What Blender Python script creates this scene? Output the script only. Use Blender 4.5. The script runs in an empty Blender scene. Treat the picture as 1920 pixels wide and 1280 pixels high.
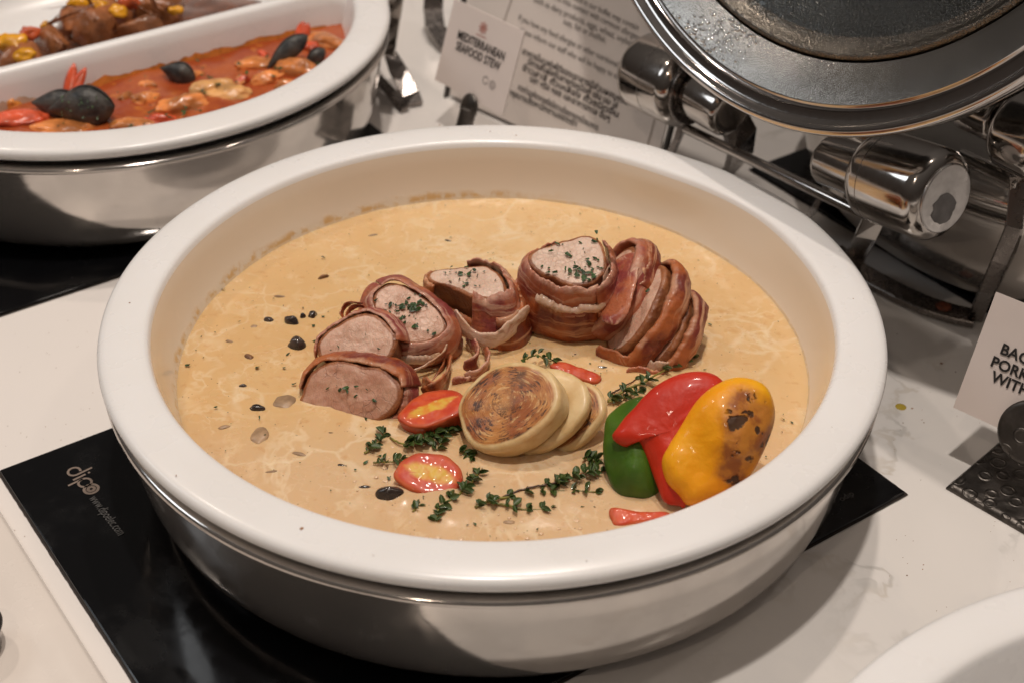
import bpy, bmesh, math, random
from math import sin, cos, pi, radians, sqrt, exp, atan2, hypot
from mathutils import Vector as V, Matrix, noise
rnd = random.Random(7)
C = bpy.context.scene.collection
S = bpy.context.scene
# ------------------------------------------------------------------ camera
CAM = V((0.0, -0.63459, 0.52594))
FW = V((0.012269, 0.810078, -0.586193)); RT = V((0.999912, -0.006976, 0.011288)); UP = V((-0.005055, 0.586280, 0.810092))
FPX = 2800.0
cd = bpy.data.cameras.new("camera"); cam = bpy.data.objects.new("camera", cd); C.objects.link(cam)
cam.matrix_world = Matrix(((RT.x, UP.x, -FW.x, CAM.x), (RT.y, UP.y, -FW.y, CAM.y), (RT.z, UP.z, -FW.z, CAM.z), (0, 0, 0, 1)))
cd.sensor_width = 36.0; cd.lens = FPX / 1920 * 36; cd.clip_start = 0.02; cd.clip_end = 60
cd.dof.use_dof = True; cd.dof.focus_distance = 0.75; cd.dof.aperture_fstop = 9.0
S.camera = cam
# ------------------------------------------------------------------ room light and lamps
S.view_settings.view_transform = 'Standard'; S.view_settings.look = 'None'; S.view_settings.gamma = 1.0
S.view_settings.exposure = 0.05
W = bpy.data.worlds.new("World"); S.world = W; W.use_nodes = True
wn = W.node_tree; wn.nodes.clear()
wo = wn.nodes.new('ShaderNodeOutputWorld'); wb = wn.nodes.new('ShaderNodeBackground')
wt = wn.nodes.new('ShaderNodeTexCoord'); ws = wn.nodes.new('ShaderNodeSeparateXYZ'); wr = wn.nodes.new('ShaderNodeValToRGB')
wn.links.new(wt.outputs['Generated'], ws.inputs[0])
wm = wn.nodes.new('ShaderNodeMapRange'); wm.inputs['From Min'].default_value = -1; wm.inputs['From Max'].default_value = 1
wn.links.new(ws.outputs['Z'], wm.inputs['Value']); wn.links.new(wm.outputs[0], wr.inputs['Fac'])
cr = wr.color_ramp; cr.elements[0].position = 0.0; cr.elements[0].color = (.03, .022, .018, 1)
cr.elements[1].position = 1.0; cr.elements[1].color = (.15, .132, .118, 1)
for p_, c_ in ((.47, (.035, .026, .020, 1)), (.60, (.05, .040, .034, 1)), (.78, (.09, .078, .069, 1))):
    e_ = cr.elements.new(p_); e_.color = c_
wn.links.new(wr.outputs[0], wb.inputs['Color']); wb.inputs['Strength'].default_value = 1.0
wn.links.new(wb.outputs[0], wo.inputs['Surface'])
def lamp(name, loc, target, power, size, col):
    l = bpy.data.lights.new(name, 'AREA'); l.shape = 'DISK'; l.size = size; l.energy = power; l.color = col
    o = bpy.data.objects.new(name, l); C.objects.link(o); o.location = loc
    o.rotation_euler = (V(target) - V(loc)).to_track_quat('-Z', 'Y').to_euler(); return o
lamp("ceiling_spot", (-0.02, -0.22, 1.95), (0, 0, 0), 16.5, .07, (1.0, .905, .82))
lamp("ceiling_spot", (0.12, 0.55, 1.95), (0, .1, 0), 10.5, .07, (1.0, .885, .79))
lamp("ceiling_spot", (-1.1, 0.75, 1.9), (0, .1, 0), 5.0, .09, (1.0, .86, .74))
lamp("ceiling_spot", (1.0, -0.1, 2.1), (0, .1, 0), 2.0, .10, (1.0, .86, .74))
lamp("window_light", (-1.36, .24, 1.14), (0.15, .15, .2), 2.2, .5, (.88, .94, 1.0))
lamp("ceiling_spot", (-0.5, -1.3, 1.7), (0, 0, 0), 2.5, .05, (1.0, .82, .66))
# ------------------------------------------------------------------ measuring: where a sight line meets a level, or a plane
AX = V((0.82223, 0.56916, 0)); BX = V((-0.56916, 0.82223, 0)); ZX = V((0, 0, 1))
def ray(u, v): return FW + RT * ((u - 960) / FPX) - UP * ((v - 640) / FPX)
def at(u, v, z):
    d = ray(u, v); return CAM + d * ((z - CAM.z) / d.z)
def onp(u, v, p, n):
    d = ray(u, v); return CAM + d * ((p - CAM).dot(n) / d.dot(n))
def ata(u, v, a): return onp(u, v, AX * a, AX)
def W3(a, b, z): return AX * a + BX * b + ZX * z
def cn(r, u, t): return (RT * r + UP * u - FW * t).normalized()
ZS = 0.0566   # level of the cream sauce
# ------------------------------------------------------------------ objects
def tag(o, label=None, cat=None, group=None, kind=None):
    if label: o['label'] = label
    if cat: o['category'] = cat
    if group: o['group'] = group
    if kind: o['kind'] = kind
    return o
def empty(name, loc, label, cat, group=None):
    o = bpy.data.objects.new(name, None); C.objects.link(o); o.location = loc; o.empty_display_size = .01
    return tag(o, label, cat, group)
def link(name, me, parent=None, mats=None):
    o = bpy.data.objects.new(name, me); C.objects.link(o)
    if mats is not None:
        for m in (mats if isinstance(mats, (list, tuple)) else [mats]): me.materials.append(m)
    if parent is not None:
        o.parent = parent
        # meshes are given in world coordinates: undo the parents' translation
        p = parent; t = V((0, 0, 0))
        while p is not None: t += V(p.location); p = p.parent
        o.location = -t
    return o
def pm(name, vs, fs, mat, parent=None, smooth=True, uv=None, attr=None):
    me = bpy.data.meshes.new(name); me.from_pydata([tuple(v) for v in vs], [], fs)
    if smooth: me.polygons.foreach_set('use_smooth', [True] * len(me.polygons))
    if uv:
        l = me.uv_layers.new(name='UVMap'); li = [0] * len(me.loops); me.loops.foreach_get('vertex_index', li)
        fl = []
        for i in li: fl += [uv[i][0], uv[i][1]]
        l.data.foreach_set('uv', fl)
    if attr:
        for k, vals in attr.items():
            a = me.attributes.new(k, 'FLOAT', 'POINT'); a.data.foreach_set('value', vals)
    me.update()
    return link(name, me, parent, mat)
def grid_faces(nr, nc, closed=True, off=0):
    fs = []
    for i in range(nr - 1):
        for j in range(nc if closed else nc - 1):
            k = (j + 1) % nc
            fs.append((off + i * nc + j, off + i * nc + k, off + (i + 1) * nc + k, off + (i + 1) * nc + j))
    return fs
def lathe(name, prof, c, mat, parent=None, n=96, X=V((1, 0, 0)), Y=V((0, 1, 0)), Z=ZX, a0=0, a1=2 * pi, jit=None):
    vs = []; closed = abs(a1 - a0 - 2 * pi) < 1e-6
    c = V(c)
    for r, z in prof:
        for j in range(n):
            a = a0 + (a1 - a0) * j / (n if closed else n - 1)
            rr = r + (jit(a, r, z) if jit else 0)
            vs.append(c + X * (rr * cos(a)) + Y * (rr * sin(a)) + Z * z)
    return pm(name, vs, grid_faces(len(prof), n, closed), mat, parent)
def tube(name, pts, r, mat, parent=None, n=16, cap=True):
    pts = [V(p) for p in pts]; vs = []; rs = r if isinstance(r, (list, tuple)) else [r] * len(pts)
    ref = None
    for i, p in enumerate(pts):
        t = (pts[min(i + 1, len(pts) - 1)] - pts[max(i - 1, 0)]).normalized()
        if ref is None: ref = t.orthogonal().normalized()
        ref = (ref - t * ref.dot(t)).normalized(); b = t.cross(ref)
        for j in range(n):
            a = 2 * pi * j / n; vs.append(p + (ref * cos(a) + b * sin(a)) * rs[i])
    fs = grid_faces(len(pts), n)
    if cap: fs.append(tuple(range(n))[::-1]); fs.append(tuple(range((len(pts) - 1) * n, len(pts) * n)))
    return pm(name, vs, fs, mat, parent)
def bevel_box(name, c, X, Y, Z, sx, sy, sz, mat, parent=None, bev=.001, seg=2):
    bm = bmesh.new(); bmesh.ops.create_cube(bm, size=1)
    for v in bm.verts: v.co = V((v.co.x * sx, v.co.y * sy, v.co.z * sz))
    if bev: bmesh.ops.bevel(bm, geom=bm.edges[:], offset=bev, segments=seg, affect='EDGES', profile=.5)
    c = V(c)
    for v in bm.verts: v.co = c + X * v.co.x + Y * v.co.y + Z * v.co.z
    me = bpy.data.meshes.new(name); bm.to_mesh(me); bm.free()
    me.polygons.foreach_set('use_smooth', [False] * len(me.polygons))
    return link(name, me, parent, mat)
def band(name, path, side, w, t, mat, parent=None):
    """a flat metal strip: path = centre line, side = direction of its width, t = thickness"""
    vs = []; path = [V(p) for p in path]
    for i, p in enumerate(path):
        tn = (path[min(i + 1, len(path) - 1)] - path[max(i - 1, 0)]).normalized()
        sd = side[i] if isinstance(side, list) else side
        sd = (sd - tn * sd.dot(tn)).normalized(); up = tn.cross(sd)
        e = min(t * .3, .0006); wi = w[i] if isinstance(w, list) else w
        for x, y in ((-wi / 2 + e, -t / 2), (wi / 2 - e, -t / 2), (wi / 2, -t / 2 + e), (wi / 2, t / 2 - e), (wi / 2 - e, t / 2), (-wi / 2 + e, t / 2), (-wi / 2, t / 2 - e), (-wi / 2, -t / 2 + e)):
            vs.append(p + sd * x + up * y)
    n = len(path); fs = grid_faces(n, 8); fs.append(tuple(range(8))[::-1]); fs.append(tuple(range((n - 1) * 8, n * 8)))
    return pm(name, vs, fs, mat, parent, smooth=False)
def crom(pts, n, closed=True):
    """n points, evenly spaced, on a Catmull-Rom curve"""
    m = len(pts); dense = []
    segs = m if closed else m - 1
    for i in range(segs):
        if closed: p = [pts[(i + k - 1) % m] for k in range(4)]
        else: p = [pts[max(0, min(m - 1, i + k - 1))] for k in range(4)]
        for s in range(12):
            t = s / 12
            dense.append(tuple(.5 * (2 * p[1][d] + (p[2][d] - p[0][d]) * t + (2 * p[0][d] - 5 * p[1][d] + 4 * p[2][d] - p[3][d]) * t * t + (3 * p[1][d] - p[0][d] - 3 * p[2][d] + p[3][d]) * t ** 3) for d in range(len(pts[0]))))
    dense.append(tuple(pts[0] if closed else pts[-1]))
    L = [0]
    for a, b in zip(dense, dense[1:]): L.append(L[-1] + sqrt(sum((x - y) ** 2 for x, y in zip(a, b))))
    out = []; k = 0; cnt = n if closed else n - 1
    for i in range(n):
        s = L[-1] * i / cnt
        while k < len(L) - 2 and L[k + 1] < s: k += 1
        f = (s - L[k]) / max(L[k + 1] - L[k], 1e-12); f = min(max(f, 0), 1)
        out.append(tuple(a + (b - a) * f for a, b in zip(dense[k], dense[k + 1])))
    return out
def nz(p, sc, seed=0.0): return noise.noise(V((p[0] * sc + seed, p[1] * sc - seed * .7, p[2] * sc + seed * 1.3)))
# ------------------------------------------------------------------ materials
class NT:
    def __init__(s, name):
        s.m = bpy.data.materials.new(name); s.m.use_nodes = True; s.t = s.m.node_tree
        s.b = s.t.nodes['Principled BSDF']; s.out = s.t.nodes['Material Output']
    def n(s, typ, ins=None, **props):
        nd = s.t.nodes.new(typ)
        for k, v in props.items(): setattr(nd, k, v)
        for k, v in (ins or {}).items(): s.set(nd.inputs[k], v)
        return nd
    def set(s, sock, v):
        if hasattr(v, 'is_output') or isinstance(v, bpy.types.NodeSocket): s.t.links.new(v, sock)
        elif isinstance(v, (tuple, list)) and len(v) == 3 and sock.type == 'RGBA': sock.default_value = (*v, 1)
        else: sock.default_value = v
    def p(s, **k):
        names = dict(base='Base Color', rough='Roughness', metal='Metallic', ior='IOR', sss='Subsurface Weight', sssr='Subsurface Radius', ssss='Subsurface Scale', coat='Coat Weight', coatr='Coat Roughness', trans='Transmission Weight', normal='Normal', aniso='Anisotropic', spec='Specular IOR Level', alpha='Alpha')
        for a, v in k.items(): s.set(s.b.inputs[names[a]], v)
        return s
    def coord(s, kind='Object'): return s.n('ShaderNodeTexCoord').outputs[kind]
    def attr(s, nm): return s.n('ShaderNodeAttribute', attribute_name=nm).outputs['Fac']
    def noise(s, sc, vec=None, det=4, rough=.55, dist=0):
        nd = s.n('ShaderNodeTexNoise', {'Scale': sc, 'Detail': det, 'Roughness': rough, 'Distortion': dist, 'Vector': vec or s.coord()}); return nd.outputs['Fac']
    def voro(s, sc, vec=None, feature='F1', rnd_=1.0, out='Distance'):
        return s.n('ShaderNodeTexVoronoi', {'Scale': sc, 'Randomness': rnd_, 'Vector': vec or s.coord()}, feature=feature).outputs[out]
    def map(s, v, a, b, c=0., d=1.): return s.n('ShaderNodeMapRange', {'Value': v, 'From Min': a, 'From Max': b, 'To Min': c, 'To Max': d}, interpolation_type='SMOOTHSTEP').outputs[0]
    def mix(s, f, a, b, mode='MIX'):
        nd = s.n('ShaderNodeMix', data_type='RGBA', blend_type=mode); s.set(nd.inputs[0], f); s.set(nd.inputs[6], a); s.set(nd.inputs[7], b); return nd.outputs[2]
    def math(s, op, a, b=0.): return s.n('ShaderNodeMath', {0: a, 1: b}, operation=op).outputs[0]
    def scale(s, vec, x, y, z): return s.n('ShaderNodeMapping', {'Vector': vec, 'Scale': (x, y, z)}).outputs[0]
    def warp(s, vec, sc, amt):
        nd = s.n('ShaderNodeTexNoise', {'Scale': sc, 'Detail': 3, 'Vector': vec}).outputs['Color']
        a = s.n('ShaderNodeVectorMath', {0: nd, 1: (.5, .5, .5)}, operation='SUBTRACT').outputs[0]
        b = s.n('ShaderNodeVectorMath', {0: a, 'Scale': amt}, operation='SCALE').outputs[0]
        return s.n('ShaderNodeVectorMath', {0: vec, 1: b}, operation='ADD').outputs[0]
    def bump(s, h, st=.3, dist=.001, normal=None):
        ins = {'Height': h, 'Strength': st, 'Distance': dist}
        if normal: ins['Normal'] = normal
        return s.n('ShaderNodeBump', ins).outputs[0]
def simple(name, base, rough, metal=0, var=.06, nsc=60, bst=.1, bd=.0005, **k):
    t = NT(name); f = t.noise(nsc)
    b2 = tuple(min(1, c * (1 + var)) for c in base); b1 = tuple(c * (1 - var) for c in base)
    t.p(base=t.mix(t.map(f, .3, .7), b1, b2), rough=t.map(t.noise(nsc * 2.3), .3, .7, rough * .85, min(1, rough * 1.15)), metal=metal, normal=t.bump(t.noise(nsc * 6), bst, bd), **k)
    return t.m

# porcelain
def porcelain():
    t = NT('white_porcelain'); co = t.coord()
    sp = t.map(t.voro(130, t.warp(co, 20, .01)), .035, .015); keep = t.map(t.noise(18), .60, .68)
    f = t.math('MULTIPLY', sp, keep)
    smudge = t.map(t.noise(14, det=6), .35, .75)
    base = t.mix(smudge, (.80, .785, .775), (.775, .755, .735))
    base = t.mix(t.math('MULTIPLY', f, .7), base, (.32, .25, .18))
    t.p(base=base, rough=t.map(t.noise(30), .3, .7, .24, .36), coat=.15, coatr=.16, sss=.05, sssr=(1, .8, .6), ssss=.004, normal=t.bump(t.noise(40, det=2), .05, .001)); return t.m
M_porc = porcelain()
def porcelain_stained():
    """inner wall of the main bowl: dried sauce just above the sauce line"""
    t = NT('porcelain_wall_with_dried_sauce'); co = t.coord()
    z = t.n('ShaderNodeSeparateXYZ', {0: co}).outputs
    edge = t.math('ADD', z[2], t.math('MULTIPLY', t.math('SUBTRACT', t.noise(38, det=5, rough=.65), .5), .013))
    f = t.map(edge, ZS + .0062, ZS + .0018)
    side = t.map(z[0], .06, -.02)            # dried smear sits on the far left stretch of the wall
    thin = t.map(z[2], ZS + .0019, ZS + .0011)
    f = t.math('MAXIMUM', t.math('MULTIPLY', f, side), thin)
    blotch = t.map(t.noise(140, det=4), .38, .6)
    col = t.mix(blotch, (.66, .55, .40), (.60, .37, .15))
    col = t.mix(thin, col, (.68, .50, .30))
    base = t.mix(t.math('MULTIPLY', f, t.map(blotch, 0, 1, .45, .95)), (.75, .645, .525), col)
    t.p(base=base, rough=.22, coat=.6, coatr=.1, normal=t.bump(t.math('MULTIPLY', f, blotch), .3, .0006)); return t.m
M_wall = porcelain_stained()
def steel(name, base=(.62, .59, .56), rough=.16, streak=True, scr=.25, met=1):
    t = NT(name); co = t.coord()
    s1 = t.noise(1, t.scale(co, 30, 30, 1400), det=3) if streak else t.noise(300)
    sm = t.noise(35, det=6)
    mark = t.map(t.voro(95, t.warp(co, 60, .02)), .12, .05)
    b = t.mix(t.map(sm, .35, .7), base, tuple(c * .86 for c in base))
    b = t.mix(t.math('MULTIPLY', mark, .25), b, tuple(c * .5 for c in base))
    r = t.map(t.math('ADD', t.math('MULTIPLY', s1, .5), t.math('MULTIPLY', sm, .5)), .3, .7, rough * .6, rough * 1.5)
    t.p(base=b, metal=met, rough=r, normal=t.bump(s1, scr * .35, .0002)); return t.m
M_steel = steel('brushed_steel', (.62, .58, .545), rough=.10, met=.84)
M_chrome = steel('polished_steel', (.50, .465, .435), .13, False, .06)
M_dark = steel('dark_steel_band', (.24, .215, .20), .26, False, .04)
M_black = simple('black_shadow_gap_rubber', (.012, .011, .010), .5)
def glass_black():
    t = NT('black_induction_glass'); co = t.coord()
    r = t.n('ShaderNodeMapping', {'Vector': co, 'Rotation': (0, 0, -.55)}).outputs[0]
    w = t.warp(r, 8, .03)
    a = t.noise(1, t.scale(w, 60, 1500, 60), det=2); b = t.noise(1, t.scale(w, 900, 80, 60), det=2)
    sc = t.math('MAXIMUM', t.map(a, .72, .80), t.map(b, .74, .82)); zone = t.map(t.noise(14), .45, .65)
    f = t.math('MULTIPLY', sc, zone)
    t.p(base=t.mix(t.math('MULTIPLY', f, .5), (.0035, .0036, .0042), (.06, .06, .06)), rough=t.math('ADD', t.math('MULTIPLY', t.map(t.noise(16, det=6, rough=.65), .40, .65), .28), .04), spec=.35); return t.m
M_glass = glass_black()
M_plate_edge = simple('glass_edge_with_brown_sealant', (.02, .012, .008), .6, var=.5, nsc=300)
def marble():
    t = NT('white_marble'); co = t.coord()
    w = t.warp(co, 5, .16); w = t.warp(w, 22, .03)
    v = t.n('ShaderNodeTexNoise', {'Scale': 5.5, 'Detail': 6, 'Roughness': .6, 'Vector': w}).outputs['Fac']
    d = t.math('ABSOLUTE', t.math('SUBTRACT', v, .5))
    vein = t.map(d, .020, .0); mask = t.map(t.noise(6, det=2), .47, .62)
    soft = t.map(d, .09, .0)
    grey = t.mix(t.map(t.noise(40), .4, .6), (.42, .40, .37), (.52, .45, .36))
    b = t.mix(t.math('MULTIPLY', soft, .16), (.76, .725, .69), (.55, .55, .56))
    b = t.mix(t.math('MULTIPLY', t.math('MULTIPLY', vein, mask), .55), b, grey)
    x = t.n('ShaderNodeSeparateXYZ', {0: co}).outputs[0]
    plain = t.map(x, -.02, -.12)            # the left worktop is plain white stone
    b = t.mix(plain, b, (.78, .73, .69))
    t.p(base=b, rough=t.map(t.noise(25, det=4), .3, .7, .17, .26), normal=t.bump(t.noise(15, det=2), .03, .002)); return t.m
M_marble = marble()
def sauce_mat():
    t = NT('cream_sauce'); co = t.coord()
    w = t.warp(co, 14, .030); w = t.warp(w, 42, .014); w = t.warp(w, 130, .004)
    e = t.voro(31, t.scale(w, 1.0, 1.3, .0), 'DISTANCE_TO_EDGE')
    line = t.map(e, t.map(t.noise(35), .3, .7, .02, .10), .0); br = t.map(t.noise(24, det=4), .45, .62)
    f = t.math('MULTIPLY', line, br)
    e2 = t.voro(85, t.warp(w, 60, .02), 'DISTANCE_TO_EDGE'); f2 = t.math('MULTIPLY', t.map(e2, .07, 0), t.map(t.noise(33, det=4), .52, .66))
    front = t.map(t.n('ShaderNodeSeparateXYZ', {0: co}).outputs[1], -.03, -.10)
    big = t.noise(9, det=4)
    b = t.mix(t.map(big, .35, .65), (.655, .415, .19), (.71, .48, .245))
    b = t.mix(t.math('MULTIPLY', front, .75), b, (.62, .42, .25))
    b = t.mix(t.math('MULTIPLY', t.math('MAXIMUM', f, t.math('MULTIPLY', f2, .8)), .45), b, (.80, .66, .46))
    mot = t.noise(75, t.warp(co, 30, .02), det=6, rough=.7); b = t.mix(t.map(mot, .40, .30, 0, .35), b, (.52, .27, .10)); b = t.mix(t.map(mot, .55, .70, 0, .40), b, (.78, .60, .38))
    ws = t.warp(co, 18, .05); c1 = t.n('ShaderNodeTexNoise', {'Scale': 20, 'Detail': 4, 'Roughness': .6, 'Vector': ws}).outputs['Fac']
    wis = t.math('MULTIPLY', t.map(t.math('ABSOLUTE', t.math('SUBTRACT', c1, .5)), .035, .0), t.map(t.noise(17, det=3), .42, .60)); b = t.mix(t.math('MULTIPLY', wis, .38), b, (.82, .67, .46))
    oil = t.map(t.noise(150, det=4), .60, .72); b = t.mix(t.math('MULTIPLY', oil, .30), b, (.52, .24, .07))
    dot = t.math('MULTIPLY', t.map(t.voro(330), .16, .08), t.map(t.noise(70, det=2), .55, .62))
    b = t.mix(t.math('MULTIPLY', dot, .75), b, (.13, .07, .025))
    h = t.math('ADD', t.math('MULTIPLY', t.noise(26, det=4), .6), t.math('MULTIPLY', t.noise(160, det=3), .12))
    t.p(base=b, rough=t.map(t.noise(50), .3, .7, .16, .30), sss=.25, sssr=(1, .55, .25), ssss=.004, normal=t.bump(h, .40, .0026)); return t.m
M_sauce = sauce_mat()
def meat_mat(name, inner, tint2, crust=(.20, .062, .022), crust2=(.34, .125, .045), cs=300, cw=.22):
    t = NT(name); co = t.coord(); k = t.attr('k')
    w = t.warp(co, 120, .006)
    cell = t.voro(cs, t.scale(w, 1, 1, .7), 'DISTANCE_TO_EDGE'); lines = t.math('MULTIPLY', t.map(cell, .07, .0), t.map(t.noise(60, det=3), .40, .60))
    cell2 = t.voro(80, t.warp(co, 90, .02), 'DISTANCE_TO_EDGE'); l2 = t.math('MULTIPLY', t.map(cell2, .030, 0), t.map(t.noise(45), .45, .58))
    fine = t.noise(1, t.scale(t.warp(co, 200, .004), 1500, 420, 420), det=4)
    f = t.mix(t.map(t.noise(110, det=4), .35, .65), inner, tint2)
    f = t.mix(t.math('MULTIPLY', lines, cw), f, tuple(c * .55 for c in inner))
    f = t.mix(t.math('MULTIPLY', l2, .30), f, tuple(c * .50 for c in inner))
    f = t.mix(t.map(fine, .48, .72, 0, .32), f, tuple(min(1, c * 1.35) for c in inner))
    f = t.mix(t.map(fine, .47, .30, 0, .25), f, tuple(c * .6 for c in inner))
    kk = t.math('ADD', k, t.math('MULTIPLY', t.math('SUBTRACT', t.noise(160, det=4), .5), .35))
    c = t.mix(t.map(t.noise(130, det=5), .35, .65), crust, crust2)
    base = t.mix(t.map(kk, .72, 1.02), f, c)
    h = t.math('ADD', t.math('MULTIPLY', t.noise(380, det=5), .6), t.math('MULTIPLY', cell, -.9)); h = t.math('SUBTRACT', h, t.math('MULTIPLY', lines, .4))
    t.p(base=base, rough=t.map(t.noise(200), .3, .7, .30, .5), sss=.18, sssr=(1, .35, .2), ssss=.004, normal=t.bump(t.math('ADD', h, t.math('MULTIPLY', fine, .5)), .6, .0008)); return t.m
M_meat = meat_mat('roast_pork_pink', (.58, .335, .235), (.68, .45, .335), cs=340, cw=.28)
M_meatpale = meat_mat('roast_pork_pale', (.62, .42, .315), (.70, .51, .40), cs=380, cw=.20)
M_meatbrown = meat_mat('roast_pork_dusky', (.44, .215, .14), (.53, .30, .205), cs=210, cw=.6)
def bacon_mat(name, lean, brown, fat, fatw=.5):
    t = NT(name); uv = t.n('ShaderNodeUVMap').outputs[0]
    w = t.warp(uv, 30, .022)
    s1 = t.noise(1, t.scale(w, 26, 170, 1), det=4, rough=.6)
    s2 = t.noise(1, t.scale(w, 80, 900, 1), det=3)
    blotch = t.noise(60, t.coord(), det=5)
    b = t.mix(t.map(blotch, .40, .60), lean, brown)
    ff = t.math('MULTIPLY', t.map(s1, .58 - .15 * fatw, .70 - .15 * fatw), .80 if fatw < 1 else 1.0)
    b = t.mix(t.math('MULTIPLY', ff, t.map(blotch, .42, .66, 1, .45)), b, fat)
    b = t.mix(t.map(s2, .6, .8, 0, .40), b, tuple(c * .45 for c in lean))
    wa = t.attr('w'); edge = t.map(t.math('ADD', wa, t.math('MULTIPLY', t.math('SUBTRACT', t.noise(110, t.coord()), .5), .35)), .20, .04)
    b = t.mix(t.math('MULTIPLY', edge, t.map(blotch, .35, .6, .7, .12)), b, fat)
    char = t.map(t.noise(120, t.coord(), det=5), .62, .74); b = t.mix(t.math('MULTIPLY', char, .6), b, (.10, .028, .012))
    h = t.math('ADD', t.math('MULTIPLY', s1, .6), t.math('MULTIPLY', t.noise(420, t.coord(), det=5), .5))
    t.p(base=b, spec=.35, rough=t.map(t.noise(260), .3, .7, .38, .6), sss=.15, sssr=(1, .3, .15), ssss=.003, coat=.28, coatr=.07, normal=t.bump(h, .8, .0013)); return t.m
M_bacon = bacon_mat('crisp_bacon', (.17, .026, .016), (.40, .105, .026), (.66, .36, .20), .30)
M_bacpink = bacon_mat('pink_bacon', (.25, .045, .040), (.44, .13, .055), (.66, .40, .28), .55)
M_bacfat = bacon_mat('bacon_fat', (.46, .23, .15), (.50, .28, .15), (.66, .46, .34), 1.2)
def onion_mat():
    t = NT('grilled_onion'); k = t.attr('k'); g = t.attr('g'); rho = t.attr('rho'); ang = t.attr('ang'); co = t.coord()
    bl = t.noise(85, det=5); fine = t.noise(1, t.scale(co, 420, 420, 420), det=4)
    ca = t.math('MULTIPLY', t.math('COSINE', ang), 1.1); sa = t.math('MULTIPLY', t.math('SINE', ang), 1.1)
    rv = t.n('ShaderNodeCombineXYZ', {0: t.math('MULTIPLY', t.math('ADD', rho, t.math('MULTIPLY', t.noise(28, det=3), .5)), 9.), 1: ca, 2: sa}).outputs[0]
    arc = t.n('ShaderNodeTexNoise', {'Scale': 1.6, 'Detail': 5, 'Roughness': .62, 'Vector': rv}).outputs['Fac']
    arc2 = t.n('ShaderNodeTexNoise', {'Scale': 3.6, 'Detail': 4, 'Roughness': .6, 'Vector': rv}).outputs['Fac']
    pale = t.mix(t.map(bl, .35, .65), (.62, .42, .19), (.72, .54, .29))
    pale = t.mix(t.math('MULTIPLY', t.map(t.noise(40, det=4), .54, .70), .45), pale, (.56, .30, .10))
    brown = t.mix(t.map(t.noise(55, det=5), .35, .65), (.56, .25, .065), (.33, .095, .018))
    brown = t.mix(t.math('MULTIPLY', t.map(arc, .54, .66), .75), brown, (.70, .45, .19))
    brown = t.mix(t.math('MULTIPLY', t.map(arc2, .52, .66), .42), brown, (.24, .060, .012))
    zone = t.map(t.noise(26, det=3), .36, .52)
    ch = t.math('MULTIPLY', t.math('MULTIPLY', t.map(t.math('ADD', t.math('MULTIPLY', arc2, .5), t.math('MULTIPLY', t.noise(70, det=5), .5)), .465, .54), zone), t.map(t.noise(150, det=5, rough=.7), .42, .54))
    brown = t.mix(t.math('MULTIPLY', ch, .95), brown, (.055, .018, .007))
    ringp = arc2
    gg = t.math('MULTIPLY', g, t.map(t.math('ADD', k, t.math('MULTIPLY', t.math('SUBTRACT', bl, .5), .6)), 1.15, .75))
    base = t.mix(gg, pale, brown)
    h = t.math('ADD', t.math('MULTIPLY', t.math('MULTIPLY', ringp, g), .7), t.math('MULTIPLY', fine, .25))
    t.p(base=base, rough=.42, sss=.30, sssr=(1, .7, .35), ssss=.006, coat=.15, coatr=.2, normal=t.bump(h, .5, .0007)); return t.m
M_onion = onion_mat()
def pepper_mat(name, c1, c2, char=0, sssr=(1, .3, .1)):
    t = NT(name); co = t.coord()
    b = t.mix(t.map(t.noise(28, det=3), .3, .7), c1, c2)
    h = t.math('ADD', t.math('MULTIPLY', t.noise(150, det=3), .3), t.math('MULTIPLY', t.noise(40), .7))
    if char:
        k = t.attr('g')
        edge = t.math('ADD', k, t.math('MULTIPLY', t.math('SUBTRACT', t.noise(140, det=5), .5), .7))
        b = t.mix(t.map(edge, .15, .45, 0, .6), b, (.66, .24, .010)); b = t.mix(t.map(edge, .35, .80), b, t.mix(t.map(t.noise(120, det=5), .4, .62), (.52, .20, .03), (.30, .09, .02)))
        v = t.voro(120, t.warp(co, 90, .022)); sp = t.math('MULTIPLY', t.map(t.math('ADD', v, t.math('MULTIPLY', t.noise(70), .5)), .62, .50), t.map(edge, .5, .75))
        b = t.mix(t.math('MULTIPLY', sp, .92), b, (.035, .018, .012))
        h = t.math('SUBTRACT', h, t.math('MULTIPLY', sp, 1.2))
    t.p(base=b, rough=t.map(t.noise(90), .3, .7, .40, .55), sss=.12, sssr=sssr, ssss=.004, coat=.22, coatr=.10, spec=.3, normal=t.bump(h, .7, .0022)); return t.m
M_yel = pepper_mat('yellow_pepper_skin', (.80, .30, .004), (.84, .39, .008), 1)
M_red = pepper_mat('red_pepper_skin', (.44, .014, .005), (.54, .028, .008))
M_grn = pepper_mat('green_pepper_skin', (.025, .070, .005), (.075, .165, .010), 0, (.5, 1, .2))
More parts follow.
